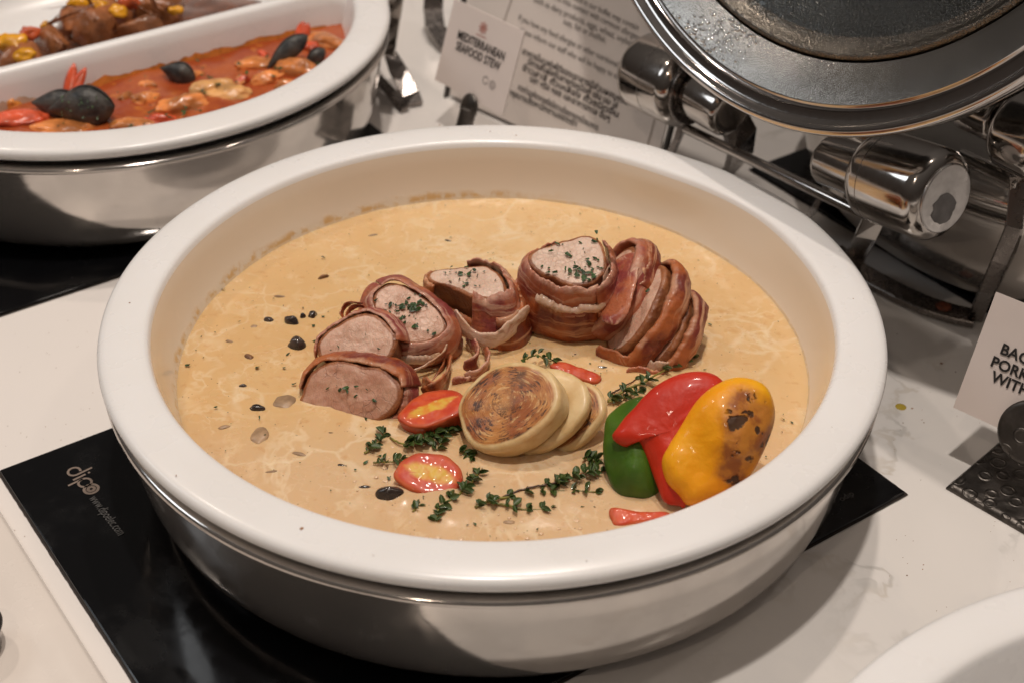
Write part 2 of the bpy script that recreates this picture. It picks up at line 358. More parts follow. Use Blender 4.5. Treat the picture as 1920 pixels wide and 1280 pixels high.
def tomato_mat(name, phase, squash, jel):
    t = NT(name); k = t.attr('k'); rho = t.attr('rho'); ang = t.attr('ang'); co = t.coord()
    w = t.math('ADD', t.math('MULTIPLY', t.math('ABSOLUTE', t.math('SINE', t.math('ADD', ang, -phase))), t.math('MULTIPLY', rho, squash)), t.math('MULTIPLY', rho, .55))
    w = t.math('ADD', w, t.math('MULTIPLY', t.math('SUBTRACT', t.noise(130, det=3), .5), .35))
    flesh = t.mix(t.map(t.noise(160, det=3), .35, .65), (.50, .040, .010), (.60, .085, .022))
    jelly = t.mix(t.map(t.noise(150, det=3), .4, .6), (.66, .24, .030), (.66, .40, .05))
    b = t.mix(t.math('MULTIPLY', t.map(w, .55, .32), jel), flesh, jelly)
    seed = t.math('MULTIPLY', t.math('MULTIPLY', t.map(t.voro(230), .26, .16), t.map(w, .50, .38)), jel); b = t.mix(t.math('MULTIPLY', seed, .6), b, (.66, .46, .16))
    b = t.mix(t.map(k, .55, 1.0), b, t.mix(t.map(t.noise(90), .3, .7), (.42, .045, .015), (.52, .10, .03)))
    t.p(base=b, rough=.42, sss=.0, sssr=(1, .25, .1), ssss=.003, coat=.25, coatr=.08, spec=.3, normal=t.bump(t.math('ADD', t.noise(160, det=3), t.math('MULTIPLY', seed, .5)), .22, .0008)); return t.m
M_tom1 = tomato_mat('tomato_long_core', .42, 1.1, 1.0); M_tom2 = tomato_mat('tomato_seedy_core', -.35, .6, 1.0); M_tom3 = tomato_mat('tomato_wall', 0, 1, 0.0)
M_leaf = simple('thyme_leaf', (.045, .075, .012), .45, var=.9, nsc=150, coat=.2)
M_leaf2 = simple('parsley_flake', (.022, .056, .009), .5, var=.6, nsc=300)
M_stem = simple('thyme_stem', (.20, .17, .03), .4, var=.4, nsc=200)
M_stemd = simple('dark_thyme_stem', (.07, .03, .015), .4, var=.4, nsc=200)
M_mush = simple('dark_mushroom_cap', (.040, .026, .020), .22, var=.6, nsc=100, bst=.1, coat=.4)
M_mushp = simple('sauced_mushroom_slice', (.34, .215, .12), .42, var=.3, nsc=120, bst=.1)
M_crumb = simple('brown_crumb', (.20, .085, .03), .5, var=.5, nsc=300)
# ------------------------------------------------------------------ worktop and induction plates
pm('worktop', [(-4, -2.5, 0), (4, -2.5, 0), (4, 5, 0), (-4, 5, 0)], [(0, 1, 2, 3)], M_marble, smooth=False)
bpy.data.objects['worktop']['kind'] = 'structure'
def plate(a0, b0, label, w=.3867, h=.2856, zb=0.0):
    c = W3(a0 + w / 2, b0 - h / 2, .0)
    e = empty('induction_plate', c, label, 'induction hob', 'black glass induction plates let into the worktop')
    # seal first, a hair wider, with a slightly ragged outline
    vs = []; n = 120
    per = []
    for i in range(n): per.append((a0 - .0012 + (w + .0024) * i / n, b0 + .0012))
    for i in range(n): per.append((a0 + w + .0012, b0 + .0012 - (h + .0024) * i / n))
    for i in range(n): per.append((a0 + w + .0012 - (w + .0024) * i / n, b0 - h - .0012))
    for i in range(n): per.append((a0 - .0012, b0 - h - .0012 + (h + .0024) * i / n))
    ctr = (a0 + w / 2, b0 - h / 2)
    for (x, y) in per:
        k = 1 + .0016 * noise.noise(V((x * 400, y * 400, 3)))
        vs.append(W3(ctr[0] + (x - ctr[0]) * k, ctr[1] + (y - ctr[1]) * k, .0006))
    pm('sealant', vs, [tuple(range(len(vs)))[::-1]], M_plate_edge, e, smooth=False)
    bevel_box('glass_top', W3(ctr[0], ctr[1], .0012), AX, BX, ZX, w, h, .0022, M_glass, e, bev=.0009)
    return e
MAIN_A0, MAIN_B0 = -.2326, .1254
p1 = plate(MAIN_A0, MAIN_B0, 'black glass induction plate with a printed logo, under the round pan of pork')
p2 = plate(-.2546, .5520, 'black glass induction plate under the divided seafood stew dish at upper left')
p3 = plate(.3226, .1442, 'black glass induction plate behind the steel hinge stand at upper right')
# text helper
def text(name, s, size, pos, X, Y, mat, parent, align='LEFT', ext=0.0, bold=0, weight=0.0, sx=1.0, lift=.0003):
    cu = bpy.data.curves.new(name, 'FONT'); cu.body = s; cu.size = size; cu.align_x = align; cu.extrude = ext; cu.offset = weight; cu.resolution_u = 3
    ob = bpy.data.objects.new(name, cu); C.objects.link(ob)
    dg = bpy.context.evaluated_depsgraph_get(); me = bpy.data.meshes.new_from_object(ob.evaluated_get(dg)); bpy.data.objects.remove(ob); bpy.data.curves.remove(cu)
    Zn = X.cross(Y)
    for v in me.vertices: v.co = V(pos) + X * (v.co.x * sx) + Y * v.co.y + Zn * (v.co.z + lift)
    me.name = name
    return link(name, me, parent, mat)
M_print = simple('pale_brown_print', (.20, .15, .12), .5); M_print2 = simple('grey_print', (.10, .095, .09), .5)
M_ink = simple('black_ink', (.02, .017, .016), .6); M_inkgrey = simple('grey_ink', (.13, .115, .105), .6); M_inkred = simple('red_ink', (.48, .20, .16), .6)
ZP = .0025
def arc_strip(c, r, w, a0, a1, X, Y, n=24):
    vs = []
    for i in range(n + 1):
        a = a0 + (a1 - a0) * i / n
        for rr in (r - w / 2, r + w / 2): vs.append(c + X * (rr * cos(a)) + Y * (rr * sin(a)))
    return vs, [(2 * i, 2 * i + 2, 2 * i + 3, 2 * i + 1) for i in range(n)]
def strips(name, parts, mat, parent):
    vs = []; fs = []
    for v, f in parts:
        o = len(vs); vs += v; fs += [tuple(i + o for i in q) for q in f]
    return pm(name, vs, fs, mat, parent, smooth=False)
# round-letter logo "dipo": reads down-right, along -B
LX = (at(222, 1003, ZP) - at(168, 935, ZP)).normalized(); LY = ZX.cross(LX)
lo = at(139, 883, ZP); le = at(171, 915.5, ZP); ln = (le - lo).length
LXX = (le - lo).normalized(); LYY = ZX.cross(LXX)
u = ln / 3.13
def ln_(x0, y0, x1, y1, w=.22):
    a = V((x0, y0)); b = V((x1, y1)); d = (b - a).normalized(); n_ = V((-d.y, d.x)) * w / 2
    q = [a - n_, b - n_, b + n_, a + n_]
    return [lo + LXX * ((p.x - .62) * u) + LYY * (p.y * u) for p in q], [(0, 1, 2, 3)]
def rg(cx, cy, r, a0=0, a1=360, w=.22): return arc_strip(lo + LXX * ((cx - .62) * u) + LYY * (cy * u), r * u, w * u, radians(a0), radians(a1), LXX, LYY)
strips('logo_lettering', [rg(.62, 0, .55, 55, 360), ln_(1.17, 0, 1.17, 1.5), ln_(1.62, -.65, 1.62, .6), ln_(1.62, .85, 1.62, 1.05), ln_(2.02, .1, 2.02, -1.35), rg(2.62, 0, .58), rg(3.75, 0, .62, w=.26), rg(3.75, 0, .28, w=.28)], M_print, p1)
wo_ = at(166, 934, ZP); wt_ = text('web_address', 'www.dipoelec.com', .0075, wo_, LX, LY, M_print2, p1)
xs_ = [(v.co - wo_).dot(LX) for v in wt_.data.vertices]; kk_ = (at(222, 1004, ZP) - wo_).length / max(xs_)
for v in wt_.data.vertices: v.co += LX * ((v.co - wo_).dot(LX) * (kk_ - 1))
text('corner_lettering', 'dipo', .0055, at(1597, 922, ZP), -AX, -BX, M_print2, p1)
# ------------------------------------------------------------------ dishes
def pan(center, label, n=160):
    c = V(center)
    e = empty('steel_pan', c, label, 'pan', 'round steel water pans holding the white dishes')
    prof = [(.0, .0034), (.150, .0034), (.166, .0038), (.174, .0062), (.1800, .0110), (.1848, .0180), (.1880, .0280), (.1905, .0420), (.1925, .0600), (.1930, .0690), (.1935, .0725)]
    lathe('body', prof, c, M_steel, e, n)
    lathe('rolled_rim', [(.1935, .0725), (.1955, .0722), (.1976, .0730), (.1988, .0746), (.1980, .0762), (.1962, .0768), (.192, .0764), (.187, .072), (.184, .062)], c, M_steel, e, n)
    return e
def bowl_prof(zt=.09):
    # outer lip, rounded, then the broad flat rim, then the well
    return [(.1800, zt - .018), (.1880, zt - .0095), (.1940, zt - .0085), (.1975, zt - .0075), (.1992, zt - .0055), (.1998, zt - .0035), (.1992, zt - .0015), (.1975, zt - .0002), (.1950, zt + .0004), (.1900, zt + .0010), (.1850, zt + .0012), (.1800, zt + .0011), (.1772, zt + .0009), (.1756, zt + .0003), (.1745, zt - .0009), (.1738, zt - .0030)]
def well(zt=.09):
    return [(.1738, zt - .0030), (.1727, zt - .0060), (.1714, zt - .0110), (.1700, zt - .0170), (.1680, zt - .0240), (.1655, zt - .0310), (.1610, zt - .0400), (.150, zt - .050), (.12, zt - .056), (.0, zt - .057)]
def rim_wobble(a, r, z):
    # the real rim is not a perfect circle: slightly flattened beyond the back right
    return (-.0016 * exp(-((a - .95) / .16) ** 2) + .0012 * exp(-((a - .55) / .16) ** 2)) if r > .17 else 0
def dish(center, label, dz=0, wob=None, wallmat=None):
    c = V(center)
    e = empty('serving_dish', c, label, 'serving dish', 'round white porcelain dishes')
    lathe('rim', bowl_prof(), c, M_porc, e, 220, jit=wob)
    lathe('well', well(), c, wallmat or M_porc, e, 220, jit=wob)
    return e
pan_main = pan((0, 0, 0), 'brushed steel pan under the round dish of creamy pork')
dish_main = dish((0, 0, 0), 'white porcelain dish filled with cream sauce and bacon wrapped pork', wob=rim_wobble, wallmat=M_wall)
# a few specks on the rim and a red pen mark on the pan
vs = []; fs = []
def speck(p, n, r, seed):
    o = len(vs); X = n.orthogonal().normalized(); Y = n.cross(X); R = random.Random(seed)
    m = 7
    vs.append(p + n * r * .5)
    for j in range(m):
        a = 2 * pi * j / m; q = r * R.uniform(.6, 1.3); vs.append(p + X * q * cos(a) + Y * q * sin(a) * .8)
    for j in range(m): fs.append((o, o + 1 + j, o + 1 + (j + 1) % m))
for i, (x, y, r) in enumerate(((565, 990, .0010), (243, 568, .0006), (824, 235, .0006), (840, 241, .0004), (919, 247, .0006), (968, 254, .0006), (1150, 262, .0004), (735, 262, .0004), (560, 300, .0004), (1100, 1050, .0003), (330, 890, .0004), (1600, 560, .0004), (1560, 800, .0003), (700, 1040, .0003))):
    speck(at(x, y, .0912), ZX, r, i)
Rc = random.Random(31)
for i in range(70):
    q = at(Rc.uniform(1560, 1910), Rc.uniform(620, 1180), 0)
    if hypot(q.x, q.y) > .215: speck(q, ZX, Rc.choice((.0002, .0003, .0003, .0005)), 50 + i)
for i in range(40): q = at(Rc.uniform(0, 190), Rc.uniform(600, 1000), .0028 if i % 2 else .0002); speck(V((q.x, q.y, .0002)), ZX, Rc.choice((.0002, .0003)), 150 + i)
speck(at(1765, 681, 0), ZX, .0012, 8); speck(at(1710, 765, 0), ZX, .0009, 9)
tag(pm('crumbs', vs, fs, M_crumb), 'tiny dark specks scattered on the white dish rim and the worktop', 'crumbs', kind='stuff')
M_pen = simple('red_pen', (.25, .01, .03), .5)
jp = []
for (x, y) in ((700, 1205), (703, 1211), (709, 1210), (712, 1203), (711, 1192), (706, 1184)):
    # on the outside of the pan wall: slide along the sight line to the wall radius
    d = ray(x, y); t_ = .4
    while True:
        q = CAM + d * t_
        rw = .1850 + max(0, q.z - .018) * .15
        if hypot(q.x, q.y) < rw + .0012 or t_ > 1.2: break
        t_ += .0005
    jp.append(q)
o = tube('pen_mark', jp, .0004, M_pen, pan_main, 6)
# ------------------------------------------------------------------ cream sauce
def build_sauce():
    nr, nc = 90, 260; vs = []; R0 = .1668
    for i in range(nr):
        r = R0 * (i / (nr - 1)) ** .9
        for j in range(nc):
            a = 2 * pi * j / nc; rr = r
            if i == nr - 1: rr = R0 + .001
            x, y = rr * cos(a), rr * sin(a)
            h = .0006 * noise.noise(V((x * 30, y * 30, .3))) + .00035 * noise.noise(V((x * 90, y * 90, 5)))
            if y < -.02 or x > -.05: h += .0004 * noise.noise(V((x * 160, y * 160, 9)))
            edge = max(0, (rr - (R0 - .004)) / .004); h = h * (1 - edge) + .0009 * edge * edge
            for (mx, my, mr, mh) in SWELL:
                d = hypot(x - mx, y - my)
                if d < mr * 2.2: h += mh * exp(-(max(0, d - mr * .55) / (mr * .45)) ** 2)
            vs.append(V((x, y, ZS + h)))
    return pm('cream_sauce', vs, grid_faces(nr, nc), M_sauce)
SWELL = []
def swell(u_, v_, r, h=.0017): q = at(u_, v_, ZS); SWELL.append((q.x, q.y, r, h))
for s_ in ((650, 790, .026), (800, 820, .016), (803, 925, .018), (960, 860, .026), (1190, 925, .018), (1290, 940, .022), (730, 935, .010), (1180, 980, .014), (560, 655, .008), (1230, 690, .02), (1060, 665, .02), (1030, 930, .02), (840, 950, .016), (900, 700, .02)): swell(*s_)
sauce = build_sauce()
tag(sauce, 'tan cream sauce with pale veins filling the round white dish', 'sauce')
# ------------------------------------------------------------------ slabs traced on their own tilted plane
class Slab: pass
def plane_frame(n):
    X = (RT - n * RT.dot(n)).normalized(); return X, n.cross(X)
def slab(name, out, P, n, th, mat, parent=None, N=84, rnd_e=.0025, dome=.001, taper=.95, amp=.0008, nsc=120, seed=0., off=None, g=1.0, px=True, relief=None, backn=6):
    n = n.normalized(); X, Y = plane_frame(n)
    if px:
        pts = []
        for (u_, v_) in out:
            q = onp(u_, v_, P, n) - P; pts.append((q.dot(X), q.dot(Y)))
    else: pts = out
    pts = crom(pts, N)
    ar = sum(pts[i][0] * pts[(i + 1) % N][1] - pts[(i + 1) % N][0] * pts[i][1] for i in range(N))
    if ar < 0: pts = [pts[0]] + pts[:0:-1]
    cx = sum(p[0] for p in pts) / N; cy = sum(p[1] for p in pts) / N
    rm = sum(hypot(p[0] - cx, p[1] - cy) for p in pts) / N
    rows = []   # (scale, inset, depth, k)
    for i in range(15): rows.append((.02 + .82 * i / 14, 0, 0, None))
    e = rnd_e
    fi = rows[-1][0]
    for a in (15, 35, 55, 75, 90): rows.append((None, e * (1 - sin(radians(a))), e * (1 - cos(radians(a))), None))
    for i in range(1, backn + 1): rows.append((None, rm * (1 - taper) * i / backn, e + (th - 2 * e) * i / backn, None))
    for a in (35, 70): rows.append((None, rm * (1 - taper) + e * (1 - cos(radians(a))), th - e + e * sin(radians(a)), None))
    rows.append((.4, 0, th, 1)); rows.append((.02, 0, th, 1))
    vs = []; K = []; G = []; RH = []; AN = []; uv = []
    off = off or V((0, 0, 0))
    for (sc, ins, dp, kb) in rows:
        for j, (px_, py_) in enumerate(pts):
            dx, dy = px_ - cx, py_ - cy; L = hypot(dx, dy)
            if sc is None: s_ = max(.05, (L - ins) / L)
            else: s_ = sc * (L - e) / L if sc > .8 else sc * (1 - (e / L) * (sc / .84))
            if kb: s_ = s_ * taper
            q = P + X * (cx + dx * s_) + Y * (cy + dy * s_) - n * dp + off * (dp / th)
            rho = s_ if sc is not None and not kb else 1
            if sc is not None and not kb:
                q += n * dome * (1 - rho * rho)
                if relief: q += n * relief(rho, atan2(dy, dx))
            dd = nz(q, nsc, seed) * amp + nz(q, nsc * 3.1, seed + 4) * amp * .35
            if dp > 0 and not kb: q = q + (X * dx + Y * dy) / L * dd * 1.4
            else: q = q + n * dd
            vs.append(q)
            edgeL = L * (1 - rho) if not kb else 0
            K.append(1.2 if (dp > 0 or kb) else max(0, 1 - edgeL / .0042) * 1.0)
            G.append(g if not kb else 0); RH.append(rho); AN.append(atan2(dy, dx)); uv.append((j / N * 2 * pi * rm, dp))
    fs = grid_faces(len(rows), N); fs.append(tuple(range(N))[::-1]); fs.append(tuple(range((len(rows) - 1) * N, len(rows) * N)))
    fs = [f[::-1] for f in fs] if False else fs
    o = pm(name, vs, fs, mat, parent, uv=uv, attr={'k': K, 'g': G, 'rho': RH, 'ang': AN})
    me = o.data; bm = bmesh.new(); bm.from_mesh(me); bmesh.ops.recalc_face_normals(bm, faces=bm.faces); bm.to_mesh(me); bm.free()
    s = Slab(); s.o = o; s.pts = pts; s.c = (cx, cy); s.P = P; s.n = n; s.X = X; s.Y = Y; s.th = th; s.off = off; s.rm = rm
    return s
def wrap(name, s, a0, a1, d0, d1, mat, parent, off=.0004, t=.0022, seed=0., wav=.0016, flare=0.0, off1=None, N=None, cone=0.0):
    """a bacon rasher laid round slab s, from turn fraction a0 to a1 (1 = full turn), between depths d0 and d1 below its face"""
    M = N or max(40, int(230 * (a1 - a0))); n = len(s.pts); cols = 11
    vs = []; uv = []; prof = []; wl = []
    for i in range(cols): prof.append((i / (cols - 1), 1))
    for i in range(cols): prof.append((1 - i / (cols - 1), 0))
    for i in range(M):
        f = i / (M - 1); a = (a0 + (a1 - a0) * f) % 1.0; x = a * n; j = int(x) % n; fr = x - int(x)
        p = (s.pts[j][0] * (1 - fr) + s.pts[(j + 1) % n][0] * fr, s.pts[j][1] * (1 - fr) + s.pts[(j + 1) % n][1] * fr)
        q0 = s.pts[(j - 2) % n]; q1 = s.pts[(j + 3) % n]; tx, ty = q1[0] - q0[0], q1[1] - q0[1]; l = hypot(tx, ty); nx, ny = ty / l, -tx / l
        o_ = off + ((off1 - off) * f if off1 is not None else 0)
        e0 = d0 + wav * noise.noise(V((f * 9 + seed, seed, 1))) + wav * .5 * noise.noise(V((f * 30 + seed, seed, 7))) + .0004 * noise.noise(V((f * 70 + seed, seed, 17)))
        e1 = d1 + wav * noise.noise(V((f * 8 + seed, seed, 21))) + wav * .6 * noise.noise(V((f * 27 + seed, seed, 27))) + .0004 * noise.noise(V((f * 70 + seed, seed, 37)))
        end = min(1, min(f, 1 - f) * 14) ** .5
        for (w_, side) in prof:
            d = e0 + (e1 - e0) * w_
            bul = sin(pi * w_) ** .5
            tt = t * (.35 + .65 * bul) * (.5 + .5 * end)
            q = s.P + s.X * p[0] + s.Y * p[1] - s.n * d + s.off * (d / s.th)
            rad = s.X * nx + s.Y * ny
            q += rad * (o_ + (tt if side else 0) + flare * (1 - w_) ** 2 + cone * w_ ** 1.15 + .0013 * nz(q, 110, seed) + .0004 * nz(q, 330, seed))
            vs.append(q); uv.append((f * (a1 - a0) * 6.28 * s.rm + seed, d)); wl.append(min(w_, 1 - w_))
    m = len(prof); fs = grid_faces(M, m); fs.append(tuple(range(m))[::-1]); fs.append(tuple(range((M - 1) * m, M * m)))
    o = pm(name, vs, fs, mat, parent, uv=uv, attr={'w': wl})
    bm = bmesh.new(); bm.from_mesh(o.data); bmesh.ops.recalc_face_normals(bm, faces=bm.faces); bm.to_mesh(o.data); bm.free()
    return o
def strip3(name, pts, width, wdir, t, mat, parent, seed=0., n=46):
    """a loose rasher along a curve; wdir = direction of its width"""
    p = crom([tuple(q) for q in pts], n, False); vs = []; uv = []; cols = 8; wl = []; t = t * .75
    prof = [(i / (cols - 1) - .5, .5) for i in range(cols)] + [(.5 - i / (cols - 1), -.5) for i in range(cols)]
    for i, q in enumerate(p):
        q = V(q); tn = (V(p[min(i + 1, n - 1)]) - V(p[max(i - 1, 0)])).normalized()
        wd = (wdir - tn * wdir.dot(tn)).normalized(); up = tn.cross(wd); f = i / (n - 1)
        end = min(1, min(f, 1 - f) * 9) ** .5
        ww = width * (.8 + .5 * noise.noise(V((f * 5 + seed, 2, seed)))) * (.35 + .65 * end)
        for (a, b) in prof:
            tt = t * (.4 + .6 * cos(a * pi)) * (.5 + .5 * end)
            vs.append(q + wd * (a * ww + .0006 * noise.noise(V((f * 40, seed, a * 3)))) + up * (b * tt + .0006 * nz(q + wd * a * ww, 200, seed))); uv.append((f * .08 + seed, a * ww)); wl.append(.5 - abs(a))
    m = len(prof); fs = grid_faces(n, m); fs.append(tuple(range(m))[::-1]); fs.append(tuple(range((n - 1) * m, n * m)))
    o = pm(name, vs, fs, mat, parent, uv=uv, attr={'w': wl})
    bm = bmesh.new(); bm.from_mesh(o.data); bmesh.ops.recalc_face_normals(bm, faces=bm.faces); bm.to_mesh(o.data); bm.free()
    return o
def z1(l): return [(540 + x / 3.369, 420 + y / 3.369) for x, y in l]
def z2(l): return [(900 + x / 4.266, 420 + y / 4.266) for x, y in l]
def z3(l): return [(660 + x / 3.764, 660 + y / 3.764) for x, y in l]
def z4(l): return [(1080 + x / 3.555, 640 + y / 3.555) for x, y in l]
FV = []; FF = []   # parsley flakes
def flake(p, n, r, seed):
    R = random.Random(seed); X = n.orthogonal().normalized(); a = R.uniform(0, 6.28); X = X * cos(a) + n.cross(X) * sin(a); Y = n.cross(X)
    o = len(FV); m = R.choice((5, 6, 7)); el = R.uniform(.25, .8)
    FV.append(p + n * (.0003 + r * .25))
    for j in range(m):
        b = 2 * pi * j / m; q = r * R.uniform(.55, 1.3)
        FV.append(p + X * q * cos(b) + Y * q * sin(b) * el + n * (.0002 + r * R.uniform(0, .5)))
    for j in range(m): FF.append((o, o + 1 + j, o + 1 + (j + 1) % m))
def flakes_on(s, n, seed, rmax=.0019, spots=None):
    R = random.Random(seed)
    cl = [(R.uniform(-.5, .6), R.uniform(-.6, .5)) for _ in range(3)]
    for i in range(n):
        if R.random() < .6:
            c_ = R.choice(cl); fx, fy = c_[0] + R.gauss(0, .16), c_[1] + R.gauss(0, .12)
        else: fx, fy = R.uniform(-.8, .8), R.uniform(-.8, .8)
        a = atan2(fy, fx); rho = min(.9, hypot(fx, fy))
        j = min(range(len(s.pts)), key=lambda k: abs(((atan2(s.pts[k][1] - s.c[1], s.pts[k][0] - s.c[0]) - a + pi) % (2 * pi)) - pi))
        q = s.P + s.X * (s.c[0] + (s.pts[j][0] - s.c[0]) * rho) + s.Y * (s.c[1] + (s.pts[j][1] - s.c[1]) * rho) + s.n * (.0006 + .001 * (1 - rho * rho))
        flake(q, (s.n + V((R.uniform(-.4, .4), R.uniform(-.4, .4), R.uniform(-.2, .4)))).normalized(), R.uniform(.0005, rmax) , seed * 100 + i)
def meat(base, label): return empty('pork_slice', base, label, 'pork slice', 'bacon wrapped slices of pork laid in the sauce')
# --- front left slice
e = meat(at(650, 785, ZS), 'lowest dusky pink pork slice at the left end of the row')
n1 = cn(-.30, .12, .94)
s1 = slab('meat', z1([(65, 1110), (100, 1000), (160, 910), (240, 870), (340, 865), (450, 880), (560, 905), (650, 945), (705, 1000), (715, 1060), (700, 1130), (650, 1200), (580, 1245), (470, 1255), (350, 1245), (200, 1220), (120, 1190), (70, 1150)]), at(650, 783, ZS - .001), n1, .016, M_meatbrown, e, seed=1, amp=.0011, rnd_e=.0018)
wrap('bacon_wrap', s1, .50, .96, -.0004, .014, M_bacon, e, off=.0004, t=.0030, seed=3.1, cone=.0052)
wrap('bacon_strip', s1, .34, .58, .0040, .014, M_bacpink, e, off=.0002, t=.0024, seed=4.1, cone=.0030)
flakes_on(s1, 10, 11)
# --- slice behind it
e = meat(at(640, 720, ZS), 'half hidden pork slice behind the lowest one at the left end of the row')
n2 = cn(-.25, .25, .93); P2 = at(640, 742, ZS) + n2 * .002
s2 = slab('meat', z1([(175, 780), (195, 730), (260, 668), (330, 620), (420, 580), (520, 560), (620, 620), (680, 720), (660, 830), (560, 900), (430, 920), (300, 890), (200, 850)]), P2, n2, .014, M_meat, e, seed=2, rnd_e=.0016)
wrap('bacon_wrap', s2, .50, 1.02, -.0004, .012, M_bacpink, e, off=.0002, t=.0024, seed=8.2, cone=.0034)
strip3('bacon_strip', [onp(x, y, P2 - n2 * .004, n2) for x, y in z1([(345, 600), (338, 560), (360, 520), (410, 497), (470, 500)])], .006, n2, .0012, M_bacon, e, 7.)
strip3('bacon_strip', [onp(x, y, P2 - n2 * .006, n2) for x, y in z1([(370, 590), (385, 550), (430, 520), (480, 515)])], .006, n2, .0010, M_bacon, e, 9.)
flakes_on(s2, 8, 12)
# --- big rolled slice
e = meat(at(770, 700, ZS), 'upright pork slice with a notched face ringed by purple pink bacon')
n3 = cn(.02, .36, .93); P3 = at(770, 700, ZS) + UP * .0125 + n3 * .007
notch = lambda rho, a: -.007 * exp(-((a + 2.50) / .13) ** 2) * max(0, min(1, (rho - .35) * 4))
s3 = slab('meat', z1([(585, 385), (640, 365), (700, 370), (790, 415), (880, 470), (960, 540), (1000, 615), (995, 685), (940, 735), (850, 760), (760, 768), (690, 735), (640, 680), (628, 640), (590, 615), (550, 560), (527, 500), (540, 430)]), P3, n3, .020, M_meat, e, seed=3, amp=.0010, relief=notch, rnd_e=.0018)
wrap('bacon_wrap', s3, 0, .998, -.0016, .012, M_bacpink, e, off=.0003, t=.0026, seed=1.7, cone=.0062, flare=-.0010)
wrap('bacon_wrap', s3, .10, .60, .0060, .022, M_bacon, e, off=.0040, off1=.0044, t=.0026, seed=4.9, wav=.0024, cone=.0030)
wrap('bacon_strip', s3, .12, .50, .0030, .0085, M_bacfat, e, off=.0044, off1=.0050, t=.0022, seed=6.3, wav=.0024, cone=.0015)
strip3('bacon_strip', [onp(x, y, P3 - n3 * .004, n3) for x, y in z1([(1010, 740), (990, 800), (920, 860), (830, 910), (720, 950)])], .004, n3, .0018, M_bacfat, e, 2.)
strip3('bacon_strip', [onp(x, y, P3 - n3 * .010, n3) for x, y in z1([(1000, 790), (985, 880), (940, 950), (900, 1020)])], .005, n3, .002, M_bacon, e, 12.)
flakes_on(s3, 75, 13, .0021)
# --- fourth: pale face under loose bacon
e = meat(at(890, 640, ZS), 'pork slice with a pale wedge shaped face and loose streaky bacon, third from left')
n4 = cn(-.06, .74, .67); P4 = onp(875, 560, at(875, 680, ZS) + UP * .031, cn(0, .3, .95))
s4 = slab('meat', z1([(878, 315), (905, 292), (1000, 280), (1100, 268), (1240, 262), (1315, 295), (1355, 340), (1382, 400), (1372, 462), (1320, 475), (1240, 470), (1150, 452), (1080, 420), (1000, 388), (920, 370), (885, 345)]), P4, n4, .021, M_meatpale, e, seed=4, rnd_e=.0016, taper=.9)
wrap('bacon_wrap', s4, .30, .80, -.003, .026, M_bacpink, e, off=.0006, off1=.0012, t=.0032, seed=9.4, wav=.003, cone=.0080)
wrap('bacon_wrap', s4, .04, .60, .016, .040, M_bacon, e, off=.0004, t=.0032, seed=2.4, wav=.003, cone=.0050)
wrap('bacon_wrap', s4, .10, .64, .036, .066, M_bacon, e, off=.0030, off1=.006, t=.0036, seed=12.4, wav=.003, cone=.0010)
wrap('bacon_wrap', s4, .40, .70, .006, .036, M_bacon, e, off=.0070, off1=.0060, t=.0034, seed=8.5, wav=.0034, cone=.0030)
wrap('bacon_wrap', s4, -.04, .08, .001, .010, M_bacon, e, off=.0004, t=.0026, seed=5.9, wav=.002)
q4 = P4 - n4 * .010
strip3('bacon_strip', [onp(x, y, P4 + FW * .004, cn(0, .3, .95)) for x, y in z1([(1060, 545), (1090, 620), (1150, 690), (1250, 735), (1340, 715), (1400, 665), (1470, 590), (1520, 520)])], .010, cn(.0, .85, .5), .003, M_bacfat, e, 3.)
flakes_on(s4, 30, 14, .002)
# --- fifth: the highest
e = meat(at(1060, 660, ZS), 'highest pork slice with the largest pale face, standing in the middle of the row')
n5 = cn(-.02, .56, .83); P5 = onp(1070, 500, at(1070, 700, ZS) + UP * .0465, cn(0, .3, .95))
s5 = slab('meat', z2([(400, 240), (480, 190), (600, 150), (740, 110), (870, 90), (950, 112), (988, 170), (1012, 260), (1000, 360), (960, 425), (900, 472), (800, 490), (720, 485), (600, 445), (500, 405), (430, 355), (395, 300)]), P5, n5, .026, M_meatpale, e, seed=5, rnd_e=.0014, taper=.86, amp=.001)
wrap('bacon_wrap', s5, -.14, .40, .0010, .030, M_bacpink, e, off=.0006, off1=.0006, t=.0030, seed=7.3, wav=.0025, cone=.0055)
wrap('bacon_wrap', s5, .10, .56, .0135, .040, M_bacon, e, off=.0048, off1=.0014, t=.0034, seed=3.3, wav=.003, cone=.0060)
wrap('bacon_wrap', s5, .38, .64, -.0005, .024, M_bacpink, e, off=.0034, off1=.0010, t=.0030, seed=10.3, wav=.0025, cone=.0040)
wrap('bacon_strip', s5, .14, .40, .0112, .0150, M_bacfat, e, off=.0056, t=.0026, seed=11.3, wav=.0022, cone=.0014)
wrap('bacon_wrap', s5, -.02, .52, .034, .075, M_bacon, e, off=.0022, off1=.001, t=.0040, seed=15.3, wav=.003, cone=.0010)
wrap('bacon_wrap', s5, -.06, .20, .024, .060, M_bacpink, e, off=.0060, off1=.0052, t=.0030, seed=16.3, wav=.003, cone=.0005)
flakes_on(s5, 60, 15, .0020)
flake(onp(1118, 436, P5, n5), n5, .002, 5)
